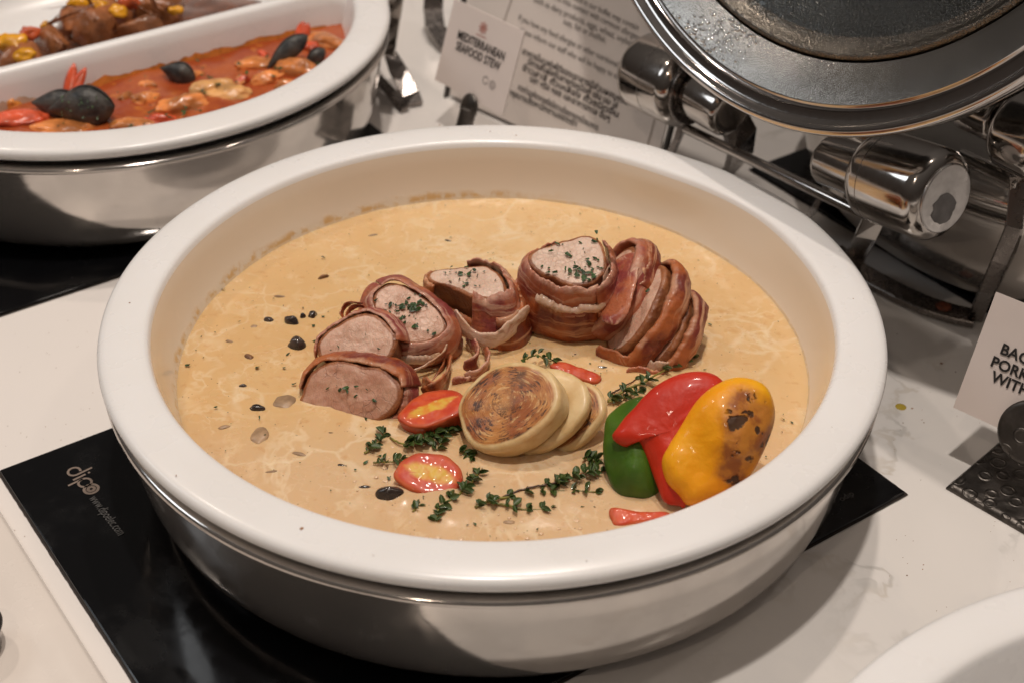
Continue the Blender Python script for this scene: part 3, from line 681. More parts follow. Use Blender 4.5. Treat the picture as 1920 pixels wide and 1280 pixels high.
# --- three leaning slices on the right
def leaning(pc, zc, long_px, ra, rb, th, nrm, mat, bmat, label, seed, wr, cover=None):
    n = nrm.normalized(); X, Y = plane_frame(n)
    P = at(pc[0], pc[1], zc)
    d = (RT * long_px[0] - UP * long_px[1]); d = (d - n * d.dot(n)).normalized(); f = n.cross(d)
    out = []
    for k in range(24):
        a = 2 * pi * k / 24; q = d * (ra * cos(a)) + f * (rb * sin(a) * (1 + .12 * cos(a)))
        out.append((q.dot(X), q.dot(Y)))
    e = meat(at(pc[0], pc[1] + 40, ZS), label)
    s = slab('meat', out, P, n, th, mat, e, seed=seed, px=False, amp=.0009)
    for w in wr: wrap('bacon_wrap', s, *w[:4], w[4] or bmat, e, off=w[5], t=w[6], seed=seed + w[7], wav=.002, flare=.0012)
    return s
nL = cn(-.70, .42, .58)
s6 = leaning((1143, 534), ZS + .024, (-.50, .86), .0245, .0170, .016, cn(-.78, .46, .42), M_meat, M_bacon, 'reddish bacon wrapped slice leaning against the right of the highest slice', 21., [(0, .998, -.002, .016, M_bacpink, .0006, .0046, .1), (.30, .62, .004, .014, M_bacon, .0036, .0026, 3)])
s7 = leaning((1190, 580), ZS + .020, (-.55, .83), .0275, .0175, .015, cn(-.78, .46, .42), M_meat, M_bacon, 'second leaning slice with a glossy brown bacon band, right of the reddish one', 22., [(0, .998, .003, .017, None, .0008, .0050, .1)])
s8 = leaning((1243, 622), ZS + .012, (-.42, .90), .0215, .0135, .011, cn(-.72, .44, .53), M_meatbrown, M_bacon, 'smallest slice at the right end of the row, tucked low behind the others', 23., [(0, .998, .002, .013, None, .0008, .0042, .1)])
for k_, (x0, y0, x1, y1, m_) in enumerate(((1165, 250, 1030, 800, M_bacpink),)):
    (u0, v0), (u1, v1) = z2([(x0, y0), (x1, y1)])
    strip3('bacon_strip', [onp(u0 + (u1 - u0) * f + 5 * sin(f * 3), v0 + (v1 - v0) * f, s6.P + s6.n * .0015 - FW * (.0035 * sin(pi * f)), s6.n) for f in (0, .25, .5, .75, 1)], .024, cn(.8, .3, .5), .0024, m_, s6.o.parent, 30 + k_ * 3.)
flakes_on(s6, 6, 16); flakes_on(s7, 3, 17)
# loose bacon ends lying in the sauce
M_list = [(z1([(1125, 720), (1190, 780), (1185, 860), (1120, 925)]), .011, .010, M_bacpink, 'curled pale pink bacon end below the pork slices, left of two curls'),
          (z1([(1225, 760), (1262, 830), (1250, 900), (1190, 950), (1120, 965)]), .009, .007, M_bacpink, 'hook shaped bacon end beside the onion slices'),
          (z1([(1020, 850), (1010, 930), (975, 1000), (920, 1050), (850, 1060)]), .014, .008, M_bacon, 'red brown bacon end between the upright slice and the cut tomato'),
          (z1([(850, 1000), (900, 1030), (960, 1010)]), .010, .006, M_bacon, 'dark crisp bacon scrap at the foot of the upright slice'),
          (z1([(1040, 1010), (1110, 985), (1190, 975)]), .007, .003, M_bacpink, 'small bacon scrap beside the browned onion edge'),
          (z2([(930, 1040), (1050, 1050), (1150, 1095), (1300, 1130)]), .010, .004, M_bacon, 'pointed brown bacon end under the leaning slices'),
          (z2([(1170, 1190), (1260, 1180), (1360, 1200), (1480, 1210)]), .008, .0014, M_bacpink, 'wet pink bacon shred lying in the sauce above the red pepper'),
          (z2([(1340, 1140), (1450, 1150), (1540, 1120)]), .009, .004, M_bacfat, 'glossy strip of bacon fat under the smallest slice')]
for pts, w_, zz, m_, lb in M_list:
    o = strip3('bacon_end', [at(x, y, ZS + zz * (.4 + .6 * sin(pi * i / (len(pts) - 1)))) for i, (x, y) in enumerate(pts)], w_, cn(0.2, .75, .6), .0026, m_, None, rnd.uniform(0, 20))
    tag(o, lb, 'bacon piece')
# mass of dark under-bacon connecting the row
# ------------------------------------------------------------------ onions
oe = []
nO = cn(-.44, .40, .80)
def onion(out, anchor, lab, th, g, seed):
    e = empty('onion_slice', V(anchor), lab, 'onion slice', 'three grilled onion slices fanned against each other')
    rings = lambda rho, a: .00005 * sin(rho * 40 + 1.5 * sin(a * 2 + 1)) * min(1, rho * 4)
    s = slab('rings', out, V(anchor), nO, th, M_onion, e, N=110, rnd_e=.0028, dome=.0012, taper=.97, amp=.0006, nsc=70, seed=seed, g=g, relief=rings, px=True)
    return s
A1 = at(935, 862, ZS) + nO * .012
onion(z3([(738, 420), (760, 330), (830, 220), (930, 130), (1060, 75), (1200, 62), (1330, 95), (1420, 160), (1465, 260), (1460, 360), (1410, 450), (1330, 530), (1220, 610), (1090, 670), (960, 690), (850, 660), (775, 570)]), A1, 'front onion slice with a browned charred face, beside the cut tomatoes', .0145, 1.0, 31)
onion([(x + 52, y + 6) for x, y in z3([(850, 300), (930, 160), (1060, 95), (1200, 80), (1330, 110), (1420, 170), (1465, 260), (1460, 360), (1410, 450), (1330, 540), (1220, 620), (1090, 680), (960, 690), (880, 600)])], A1 - nO * .0135 + RT * .004 - UP * .001, 'middle onion slice, pale, behind the browned front one', .0085, .0, 32)
onion([(x + 92, y + 18) for x, y in z3([(900, 330), (980, 190), (1090, 130), (1200, 115), (1320, 140), (1400, 200), (1435, 290), (1420, 380), (1370, 460), (1290, 540), (1190, 610), (1080, 650), (970, 640), (900, 550)])], A1 - nO * .024 + RT * .006 - UP * .002, 'rear onion slice next to the green pepper with a browned edge', .008, 1.0, 33)
# ------------------------------------------------------------------ peppers: cushions raised over a traced plane
def cushion(name, out, P, n, H, mat, label, pw=.5, back=.004, amp=.0012, seed=0., gz=None, ripple=None, N=96, bend=0.0):
    n = n.normalized(); X, Y = plane_frame(n); pts = []
    for (u_, v_) in out:
        q = onp(u_, v_, P, n) - P; pts.append((q.dot(X), q.dot(Y)))
    pts = crom(pts, N); cx = sum(p[0] for p in pts) / N; cy = sum(p[1] for p in pts) / N
    rows = [sin(i / 22 * pi / 2) for i in range(23)]; rows[0] = .01
    vs = []; G = []
    def gfun(q): return gz(q) if gz else 0
    for side in (1, -1):
        rr = rows if side == 1 else rows[::-1][1:]
        for rho in rr:
            for j, (x, y) in enumerate(pts):
                px_, py_ = cx + (x - cx) * rho, cy + (y - cy) * rho
                h = (max(0, 1 - rho ** 2.6)) ** pw
                q = P + X * px_ + Y * py_
                hh = H * h if side == 1 else -back * h
                if ripple and side == 1: hh += ripple(px_ - cx, py_ - cy) * h
                q += n * (hh + bend * ((py_ - cy) ** 2 + (px_ - cx) ** 2))
                q += n * (nz(q, 60, seed) * amp * h * 1.3) + n * (nz(q, 170, seed) * amp * .4 * h) + n * (abs(nz(q, 330, seed)) * -.0004 * h)
                vs.append(q); G.append(gfun(q) if side == 1 else 0)
    fs = grid_faces(len(rows) * 2 - 1, N); fs.append(tuple(range(N))[::-1]); fs.append(tuple(range(len(vs) - N, len(vs))))
    o = pm(name, vs, fs, mat, None, attr={'g': G})
    bm = bmesh.new(); bm.from_mesh(o.data); bmesh.ops.recalc_face_normals(bm, faces=bm.faces); bm.to_mesh(o.data); bm.free()
    return tag(o, label, 'pepper piece')
nP = cn(-.18, .18, .96)
PG = at(1185, 932, ZS - .001)
cushion('green_pepper_piece', z4([(185, 640), (200, 520), (250, 460), (330, 405), (440, 370), (560, 400), (600, 600), (580, 800), (560, 960), (545, 1010), (480, 1055), (380, 1052), (300, 1035), (240, 970), (200, 860), (180, 740)]), PG + nP * .002, cn(-.15, .3, .94), .011, M_grn, 'dark green pepper piece lowest of the three, beside the onion slices', seed=1, ripple=lambda x, y: .0025 * cos(x * 260))
lip = lambda x, y: -.004 * exp(-((x + .012) / .006) ** 2) * exp(-((y + .016) / .010) ** 2)
cushion('red_pepper_piece', z4([(240, 625), (275, 575), (330, 500), (390, 440), (440, 380), (520, 305), (620, 245), (720, 210), (830, 200), (910, 215), (965, 250), (990, 310), (930, 480), (840, 700), (760, 880), (730, 1100), (690, 1095), (620, 1085), (575, 1050), (540, 960), (500, 850), (455, 740), (420, 672), (390, 665), (340, 705), (300, 690), (255, 662)]), PG + nP * .012 + RT * .012, cn(-.12, .22, .97), .0085, M_red, 'red pepper piece folded between the green and the yellow ones', seed=2, pw=.42, back=.003, ripple=lip)
YP = at(1290, 942, ZS + .002) + nP * .010
gc = [onp(x, y, YP, nP) for x, y in z4([(1120, 420), (1220, 520), (1160, 640), (1080, 760), (1050, 880), (1230, 640), (1100, 560)])]
gr = [.0075, .009, .0105, .0085, .0065, .0075, .0085]
def ygz(q):
    w = 0
    for c_, r_ in zip(gc, gr):
        d = q - c_; d -= nP * d.dot(nP); w = max(w, 1.25 - d.length / r_ * .75)
    return max(0, min(1, w))
cushion('yellow_pepper_piece', z4([(572, 780), (578, 870), (610, 950), (680, 1020), (745, 1090), (850, 1075), (1000, 1020), (1110, 940), (1185, 855), (1245, 740), (1300, 610), (1325, 500), (1315, 400), (1275, 310), (1200, 258), (1100, 238), (1020, 247), (940, 283), (870, 330), (800, 400), (740, 490), (680, 590), (615, 690)]), YP, cn(-.05, .12, .99), .0135, M_yel, 'yellow pepper piece with a charred patch, lying against the dish wall', seed=3, pw=.45, gz=ygz, ripple=lambda x, y: .0022 * sin((x * .8 + y * .5) * 190 + .6))
# ------------------------------------------------------------------ tomatoes
def tomato(out, P, n, th, label, seed, dome=.0005, taper=.80, mat=None):
    o = slab('tomato_half', out, P, n, th, mat or M_tom3, None, N=72, rnd_e=.0014, dome=dome, taper=taper, amp=.0005, nsc=160, seed=seed)
    tag(o.o, label, 'tomato piece', None); return o
tomato(z3([(318, 445), (360, 385), (440, 315), (550, 268), (680, 258), (770, 285), (800, 340), (760, 420), (650, 478), (530, 522), (430, 525), (345, 490)]), at(800, 812, ZS) + UP * .014, cn(-.15, .70, .70), .016, 'cut tomato with an orange core, between the pork and the browned onion', 41, mat=M_tom1)
tomato(z3([(293, 850), (330, 780), (400, 725), (500, 703), (620, 710), (710, 750), (772, 820), (790, 880), (760, 950), (690, 995), (590, 1005), (480, 990), (380, 945), (318, 905)]), at(805, 930, ZS) + UP * .005, cn(.05, .55, .83), .011, 'cut tomato with yellow seeds, nearest the front of the sauce', 42, mat=M_tom2)
tomato(z3([(1395, 85), (1480, 62), (1600, 95), (1740, 150), (1762, 190), (1710, 215), (1560, 175), (1440, 125)]), at(1085, 705, ZS) + UP * .006, cn(.1, .6, .79), .006, 'thin red tomato wedge behind the onion slices', 43)
tomato(z4([(228, 1103), (350, 1112), (500, 1128), (610, 1130), (620, 1160), (500, 1200), (280, 1225), (240, 1180)]), at(1180, 980, ZS) + UP * .0055, cn(0, .6, .8), .008, 'tomato slice partly hidden behind the front rim below the peppers', 44)
# ------------------------------------------------------------------ mushrooms
def mush(u_, v_, rx, ry, rz, sink, mat, label, seed, ang=0.):
    p = at(u_, v_, ZS); bm = bmesh.new(); bmesh.ops.create_icosphere(bm, subdivisions=4, radius=1)
    ca, sa = cos(ang), sin(ang)
    for v in bm.verts:
        q = v.co.copy(); k = 1 + .22 * noise.noise(q * 1.1 + V((seed, 0, 0))) 
        q = V((q.x * rx, q.y * ry, q.z * rz)) * k; v.co = V((q.x * ca - q.y * sa, q.x * sa + q.y * ca, q.z + rz - sink - .0006)) + p
    me = bpy.data.meshes.new('mushroom_piece'); bm.to_mesh(me); bm.free(); me.polygons.foreach_set('use_smooth', [True] * len(me.polygons))
    return tag(link('mushroom_piece', me, None, mat), label, 'mushroom', 'mushroom pieces floating in the cream sauce')
K = .00027
mush(730, 932, 25 * K, 15 * K, .005, .003, M_mush, 'largest dark mushroom piece, left below the front cut tomato', 1)
mush(557, 652, 18 * K, 16 * K, .0055, .0035, M_mush, 'round glossy black mushroom cap, left of the pork', 2)
mush(547, 604, 16 * K, 10 * K, .004, .0035, M_mush, 'dark oval mushroom piece above the round glossy cap', 3, -.3)
mush(568, 594, 6 * K, 6 * K, .003, .003, M_mush, 'tiny brown mushroom bit between the oval piece and its grey neighbour', 4)
mush(586, 592, 9 * K, 11 * K, .003, .0026, M_mush, 'small grey mushroom piece nearest the pork in the upper row', 5)
mush(504, 600, 11 * K, 7 * K, .0022, .0022, M_mush, 'thin dark mushroom sliver left of the oval piece', 6, -.2)
mush(476, 611, 11 * K, 8 * K, .0012, .0016, M_mushp, 'sauce covered mushroom at the left end of the upper row', 7)
mush(466, 668, 12 * K, 8 * K, .002, .0022, M_crumb, 'reddish brown sliver left of the round black cap', 8, -.7)
mush(482, 764, 15 * K, 8 * K, .0022, .0020, M_mush, 'half sunk grey mushroom slice on the far left of the sauce', 9)
mush(534, 752, 20 * K, 22 * K, .0016, .0014, M_mushp, 'pale mushroom slice touching the lowest pork slice', 10)
mush(488, 815, 16 * K, 24 * K, .0016, .0012, M_mushp, 'pale mushroom slice lowest on the left of the sauce', 11)
mush(624, 815, 19 * K, 8 * K, .0020, .0018, M_mush, 'dark mushroom slice just below the lowest pork slice', 12)
mush(607, 521, 13 * K, 5 * K, .0022, .0018, M_crumb, 'small brown shred floating above the left pork slices', 13, .5)
mush(1078, 668, 9 * K, 6 * K, .0018, .0016, M_mush, 'small round mushroom bit between the onions and the middle slice', 14)
mush(1016, 441, 18 * K, 4 * K, .0010, .0012, M_mushp, 'sunken sliver of mushroom behind the highest slice', 15, .1)
mush(1128, 688, 12 * K, 4 * K, .0012, .0012, M_mush, 'thin dark mushroom sliver above the peppers', 16)
mush(955, 978, 12 * K, 6 * K, .0014, .0014, M_mushp, 'wet pale mushroom bit at the very front of the sauce', 17)
mush(683, 912, 12 * K, 4 * K, .0012, .0012, M_mush, 'flat grey mushroom sliver left of the front tomato', 18)
mush(760, 492, 22 * K, 6 * K, .0008, .0010, M_mushp, 'faint sunken mushroom slice behind the upright slice', 19)
mush(562, 505, 22 * K, 5 * K, .0008, .0010, M_mushp, 'faint sunken mushroom slice at upper left', 20, -.5)
for k_, (x_, y_, a_, c_, lb_) in enumerate(((430, 640, 9, 4, 'small brown mushroom bit near the left wall, beside the upper row'), (524, 556, 14, 4, 'sunken mushroom sliver above the small dark pieces'), (455, 722, 8, 4, 'little dark mushroom fleck above the grey half sunk slice'), (420, 800, 12, 5, 'faint mushroom bit near the left edge of the sauce'), (560, 850, 14, 5, 'pale mushroom bit between the lowest pale slice and the herbs'), (640, 872, 9, 4, 'small dark fleck of mushroom left of the thyme'), (510, 884, 12, 4, 'sunken mushroom sliver near the lower left rim'), (700, 442, 14, 3, 'faint mushroom sliver near the far left wall of the dish'), (840, 452, 9, 3, 'tiny dark fleck behind the slice with the wedge shaped face'), (592, 742, 8, 5, 'small grey bit touching the left edge of the lowest pork slice'), (1110, 940, 9, 4, 'small mushroom fleck beside the green pepper'))):
    mush(x_, y_, a_ * K, c_ * K, .0012, .0010, M_mush if k_ % 3 == 2 else M_mushp, lb_, 40 + k_, .2 * (k_ % 4) - .3)
# ------------------------------------------------------------------ thyme
def leaf_mesh(nm, w, cup):
    vs = []; fs = []
    n = 6
    for i in range(n + 1):
        f = i / n; ww = w * (sin(pi * min(1, f * .96 + .03)) ** .75)
        for sx_, zz in ((-1, cup), (-.5, cup * .35), (0, 0), (.5, cup * .35), (1, cup)):
            vs.append((f, sx_ * ww, zz * ww * 1.2 - .12 * f * f))
    fs = grid_faces(n + 1, 5, False)
    # thickness
    o = len(vs); vs += [(x, y * .98, z - .07 * sin(pi * min(1, x))) for x, y, z in vs]
    fs += [tuple(reversed([i + o for i in f])) for f in fs]
    me = bpy.data.meshes.new(nm); me.from_pydata(vs, [], fs); me.polygons.foreach_set('use_smooth', [True] * len(fs)); me.materials.append(M_leaf); return me
LM = [leaf_mesh('thyme_leaf', .26, .9), leaf_mesh('thyme_leaf', .34, .4), leaf_mesh('thyme_leaf', .20, 1.3)]
def add_leaf(parent, p, d, size, R, up=None):
    o = bpy.data.objects.new('leaf', R.choice(LM)); C.objects.link(o); o.parent = parent
    d = d.normalized(); up = (up or ZX); y = up.cross(d)
    if y.length < .1: y = RT.cross(d)
    y.normalize(); z = d.cross(y)
    roll = R.uniform(-.8, .8); y2 = y * cos(roll) + z * sin(roll); z2 = d.cross(y2)
    p = p - V(parent.location)
    m = Matrix(((d.x, y2.x, z2.x, p.x), (d.y, y2.y, z2.y, p.y), (d.z, y2.z, z2.z, p.z), (0, 0, 0, 1)))
    o.matrix_basis = m @ Matrix.Scale(size, 4)
def sprig(px, lab, seed, lift=.0015, r=.00055, nodes=6, leaves=3, ls=.0042, mat=None, dense=None, arch=.0):
    R = random.Random(seed)
    pts = [at(x, y, ZS + lift + arch * sin(pi * i / max(1, len(px) - 1))) for i, (x, y) in enumerate(px)]
    ls *= .80; nodes = int(nodes * 1.35 + .5)
    e = empty('thyme_sprig', pts[0], lab, 'thyme', 'thyme sprigs lying in the sauce')
    cp = [V(q) for q in crom([tuple(p) for p in pts], 24, False)]
    cp = [q + V((0, 0, .0004 * R.uniform(-1, 1))) for q in cp]
    tube('stem', cp, [r * (1 - .5 * i / 23) for i in range(24)], mat or M_stem, e, 8)
    for k in range(nodes):
        f = (k + .5) / nodes + R.uniform(-.04, .04); f = min(.99, max(0.01, f))
        if dense: f = dense[0] + (dense[1] - dense[0]) * f
        i = min(22, int(f * 23)); p = cp[i]; t = (cp[i + 1] - cp[i]).normalized(); sd = ZX.cross(t).normalized()
        for q in range(leaves):
            a = R.uniform(-1.0, 1.0) + (pi if q % 2 else 0)
            d = t * R.uniform(.2, .9) + sd * (cos(a)) + ZX * R.uniform(.0, .55)
            add_leaf(e, p + V((R.uniform(-.0006, .0006), R.uniform(-.0006, .0006), R.uniform(0, .0012))), d, ls * R.uniform(.55, 1.45), R)
    i = 22
    for q in range(3): add_leaf(e, cp[-1], (cp[-1] - cp[-3]).normalized() + V((R.uniform(-.6, .6), R.uniform(-.6, .6), R.uniform(0, .5))), ls * R.uniform(.8, 1.2), R)
    return e
sprig(z3([(270, 600), (340, 640), (430, 650), (540, 610), (640, 560), (720, 520)]), 'bushy thyme sprig lying just below the upper cut tomato', 51, nodes=12, leaves=4, ls=.0052, dense=(.25, 1), arch=.002)
sprig(z3([(600, 690), (640, 620), (680, 560), (700, 500)]), 'short thyme tip between the upper tomato and the onion', 511, nodes=6, leaves=4, ls=.0046, arch=.002)
sprig(z3([(90, 710), (140, 680), (190, 630), (230, 570)]), 'small thyme tip at the left edge of the herb patch', 52, nodes=4, leaves=3, ls=.0050)
sprig(z3([(150, 780), (210, 775), (280, 770), (345, 760)]), 'thin thyme tip left of the front tomato', 53, nodes=4, leaves=2, ls=.0045)
sprig(z3([(600, 1190), (610, 1110), (680, 1050), (760, 995), (830, 940), (870, 880), (900, 850)]), 'thyme sprig curving up the right of the front tomato', 54, nodes=9, leaves=4, ls=.0050, r=.0008, arch=.0015)
sprig(z3([(430, 1120), (470, 1095), (505, 1060)]), 'tiny thyme tip below the front tomato', 55, nodes=2, leaves=3, ls=.0045)
sprig(z3([(870, 1095), (960, 1048), (1100, 1020), (1250, 990), (1400, 978), (1560, 978), (1720, 985)]), 'long yellow stemmed thyme sprig at the front of the sauce, pointing at the green pepper', 56, nodes=6, leaves=4, ls=.0050, r=.0007)
sprig(z3([(1060, 1020), (1180, 975), (1300, 945), (1430, 920), (1580, 880), (1700, 845), (1760, 840)]), 'long dark stemmed thyme sprig beside the yellow stemmed one', 57, nodes=8, leaves=4, ls=.0052, mat=M_stemd, dense=(.45, 1), arch=.002)
sprig(z3([(960, 1050), (1080, 1075), (1200, 1105), (1310, 1108), (1400, 1095)]), 'lowest thyme sprig, nearest the front rim', 58, nodes=4, leaves=4, ls=.0048, r=.0007)
sprig(z3([(1640, 740), (1680, 755), (1730, 770)]), 'dark thyme tip between the onion slices and the green pepper', 59, nodes=3, leaves=4, ls=.0052)
sprig(z3([(760, 700), (800, 720), (840, 745)]), 'dark thyme tip under the left edge of the browned onion', 60, nodes=3, leaves=3, ls=.0045)
sprig(z4([(210, 400), (270, 360), (350, 310), (440, 275), (540, 220), (640, 165), (720, 130), (770, 115)]), 'long thyme sprig running up behind the red pepper', 61, nodes=5, leaves=4, ls=.0062, r=.0007, arch=.003)
sprig(z4([(230, 350), (300, 310), (400, 250)]), 'bare brown stem end beside the long sprig behind the red pepper', 62, nodes=1, leaves=1, ls=.003, mat=M_stemd)
sprig(z4([(210, 400), (260, 395), (330, 370), (430, 330)]), 'thyme tip just above the green pepper', 63, nodes=4, leaves=3, ls=.0048)
sprig(z3([(1200, 55), (1260, 35), (1310, 20), (1360, 50), (1420, 60)]), 'thyme tip on top of the onions, under the middle slice', 64, nodes=4, leaves=3, ls=.0052, arch=.004, lift=.004)
# loose leaves and parsley flecks on the sauce
R = random.Random(99)
for (u_, v_) in ((405, 763), (448, 604), (330, 690), (520, 462), (606, 484), (540, 665), (482, 690), (533, 690), (588, 612), (606, 594), (1230, 485), (1330, 609), (352, 685), (419, 543), (497, 815), (487, 783), (1468, 786), (1485, 792), (1322, 693), (728, 897), (686, 867), (590, 640), (552, 720), (640, 800), (613, 826), (760, 880), (1035, 825), (1000, 878), (925, 876), (980, 895), (965, 905), (872, 935), (710, 855), (1010, 905), (1050, 905), (1062, 820), (1092, 950), (935, 915)):
    flake(at(u_, v_, ZS + .0006), (ZX + V((R.uniform(-.3, .3), R.uniform(-.3, .3), 0))).normalized(), R.uniform(.0009, .0018), int(u_ * 7 + v_))
for i in range(300):
    a = R.uniform(0, 2 * pi); r = .160 * sqrt(R.uniform(0, 1)); x, y = r * cos(a), r * sin(a)
    if y < -.02 and R.random() < .3: continue
    flake(V((x, y, ZS + .0006)), ZX, R.uniform(.00022, .00075), 5000 + i)
for i in range(60):
    q = at(R.gauss(960, 110), R.gauss(900, 50), ZS + .0006)
    if hypot(q.x, q.y) < .16: flake(q, ZX, R.uniform(.0004, .0014), 7000 + i)
for i in range(26):
    q = at(R.gauss(1180, 60), R.gauss(690, 16), ZS + .0008); flake(q, ZX, R.uniform(.0004, .0010), 8000 + i)
tag(pm('parsley_flakes', FV, FF, M_leaf2, smooth=False), 'chopped green parsley scattered over the pork slices and sauce', 'herbs', kind='stuff')
# oily pool and highlights: small glossy droplets of fat round the herbs
vs = []; fs = []
def drop(p, r, hgt, n=10):
    o = len(vs); vs.append(p + ZX * hgt)
    for (rr, hh) in ((.5, .85), (.85, .5), (1, 0)):
        for j in range(n): a = 2 * pi * j / n; vs.append(p + V((r * rr * cos(a), r * rr * sin(a), hgt * hh)))
    for j in range(n):
        k = (j + 1) % n; fs.append((o, o + 1 + j, o + 1 + k))
        for q in (0, 1): fs.append((o + 1 + q * n + j, o + 1 + q * n + n + j, o + 1 + q * n + n + k, o + 1 + q * n + k))
for i in range(200):
    q = at(R.gauss(960, 130), R.gauss(915, 40), ZS + .0002)
    if hypot(q.x, q.y) < .155: drop(q, R.uniform(.0004, .0014), R.uniform(.0002, .0005))
M_fat = NT('glossy_sauce_bubble').p(base=(.68, .47, .29), rough=.22).m
tag(pm('sauce_bubbles', vs, fs, M_fat), 'glossy little bubbles of sauce around the thyme sprigs', 'bubbles', kind='stuff')
#@@BACK@@
# ------------------------------------------------------------------ divided dish of seafood stew, upper left
SC = V((-.2748, .3586, 0))
pan_stew = pan(SC, 'steel pan under the divided dish of seafood stew')
sd = empty('serving_dish', SC, 'white divided porcelain dish with red seafood stew and braised meat', 'serving dish', 'round white porcelain dishes')
lathe('rim', bowl_prof(), SC, M_porc, sd, 180); lathe('well', well(), SC, M_porc, sd, 160)
ca_, cb_ = SC.dot(AX), SC.dot(BX); DB = .4115 - cb_
# divider wall: rounded top, thicker at its foot, running along A across the well
vs = []; prof = [(-.0105, .030), (-.0085, .055), (-.0065, .078), (-.0050, .0860), (-.0030, .0885), (0, .0893), (.0030, .0885), (.0050, .0860), (.0065, .078), (.0085, .055), (.0105, .030)]
half = sqrt(.1745 ** 2 - DB ** 2); m = 61
for i in range(m):
    a = -half + 2 * half * i / (m - 1); fl = .012 * exp(-((half - abs(a)) / .010) ** 2)
    for (b, z) in prof: vs.append(W3(ca_ + a, cb_ + DB + b * (1 + fl / .006), z))
pm('divider', vs, grid_faces(m, len(prof), False), M_porc, sd)
def stew_mat():
    t = NT('red_tomato_stew'); b = t.mix(t.map(t.noise(35, det=4), .35, .65), (.32, .055, .018), (.43, .10, .024))
    b = t.mix(t.map(t.noise(90, det=4), .58, .72, 0, .8), b, (.52, .17, .03))
    t.p(base=b, rough=.25, coat=.2, normal=t.bump(t.noise(60, det=5), .6, .003)); return t.m
M_stew = stew_mat()
def segment(name, z, lo, hi, mat, lab, cat):
    """liquid filling part of the well between two B offsets"""
    vs = []; n1_, n2_ = 60, 26; R0 = .1672
    for j in range(n2_):
        b = lo + (hi - lo) * j / (n2_ - 1); b = max(-R0 + 1e-4, min(R0 - 1e-4, b)); h_ = sqrt(R0 ** 2 - b * b)
        for i in range(n1_):
            a = -h_ + 2 * h_ * i / (n1_ - 1); p = W3(ca_ + a, cb_ + b, z)
            p.z += .0022 * nz(p, 45, 2) + .0010 * nz(p, 120, 5); vs.append(p)
    return tag(pm(name, vs, grid_faces(n2_, n1_, False), mat), lab, cat)
ZT = .0635
segment('seafood_stew', ZT, -.1672, DB - .006, M_stew, 'red tomato seafood stew in the front half of the divided dish', 'stew')
M_brns = simple('brown_gravy', (.12, .035, .012), .2, var=.4, nsc=80, coat=.4)
segment('braised_gravy', .046, DB + .006, .10, M_brns, 'thin brown gravy under the meat in the rear half of the divided dish', 'gravy')
# orange film on the divider above the stew line
M_film = simple('orange_oil_film', (.66, .25, .05), .3, var=.3, nsc=90)
M_film2 = simple('pale_dried_film', (.66, .50, .36), .4, var=.2, nsc=90)
def film(u0, u1, mat, hgt, seed, lab):
    vs = []; n = 90
    for i in range(n):
        a = u0 + (u1 - u0) * i / (n - 1); h_ = hgt * (.6 + .8 * noise.noise(V((a * 60, seed, 1))) + .5 * noise.noise(V((a * 220, seed, 2))) + .3)
        h_ = max(.0008, h_) * min(1, 6 * min(i, n - 1 - i) / n + .1)
        for k in range(3):
            z = ZT - .002 + (h_ + .002) * k / 2; bo = .0085 - (z - .055) * .087 + .0006
            vs.append(W3(ca_ + a, cb_ + DB - bo, z))
    tag(pm('stew_film', vs, grid_faces(n, 3, False), mat), lab, 'sauce stain', kind='stuff')
film(-.075, .148, M_film, .004, 3, 'orange oil line on the divider above the seafood stew')
film(-.165, -.068, M_film2, .007, 5, 'pale dried sauce on the divider behind the large mussel')
def blob(name, p, r, mat, label, cat, seed, sub=3, rough_=.3, f=1.6, X=None, parent=None, fold=.0):
    bm = bmesh.new(); bmesh.ops.create_icosphere(bm, subdivisions=sub, radius=1); X = X or (V((1, 0, 0)), V((0, 1, 0)), ZX)
    for v in bm.verts:
        q = v.co.copy(); k = 1 + rough_ * noise.noise(q * f + V((seed, 1, 0))) + rough_ * .4 * noise.noise(q * f * 3 + V((seed, 4, 0)))
        if fold: k -= fold * exp(-(q.x / .25) ** 2)
        v.co = V(p) + X[0] * (q.x * r[0] * k) + X[1] * (q.y * r[1] * k) + X[2] * (q.z * r[2] * k)
    me = bpy.data.meshes.new(name); bm.to_mesh(me); bm.free(); me.polygons.foreach_set('use_smooth', [True] * len(me.polygons))
    o = link(name, me, parent, mat)
    if label: tag(o, label, cat)
    return o
def mussel_mat():
    t = NT('mussel_shell'); b = t.mix(t.map(t.noise(90, det=4), .35, .65), (.014, .015, .016), (.075, .070, .062))
    b = t.mix(t.map(t.noise(25, det=3), .6, .75), b, (.12, .06, .03))
    t.p(base=b, rough=.45, normal=t.bump(t.noise(90, det=6), .8, .003)); return t.m
M_mus = mussel_mat()
def mussel(p, L, wd, ht, d, label, seed):
    X = d.normalized(); Y = (ZX - X * ZX.dot(X)).normalized(); Z = X.cross(Y)
    e = empty('mussel', p, label, 'mussel', 'mussels in the seafood stew')
    for sgn, nm in ((1, 'shell_half'), (-1, 'shell_half')):
        vs = []; nu, nv = 22, 14
        for i in range(nu):
            f = i / (nu - 1); prof_ = (sin(pi * min(1, f ** 1.45))) ** .72
            for j in range(nv):
                a = pi * j / (nv - 1)
                y = wd * prof_ * cos(a) ; z = sgn * (ht * prof_ * sin(a) + .0006 + .0018 * (1 - f) * 0)
                vs.append(V(p) + X * ((f - .5) * L) + Y * (y + .10 * wd * sin(pi * f)) + Z * z)
        pm(nm, vs, grid_faces(nu, nv, False), M_mus, e)
    return e
mussel(at(152, 203, ZT + .009), .046, .0142, .0110, RT * .95 + UP * .03 - FW * .1, 'large black mussel shell at the left of the seafood stew', 1)
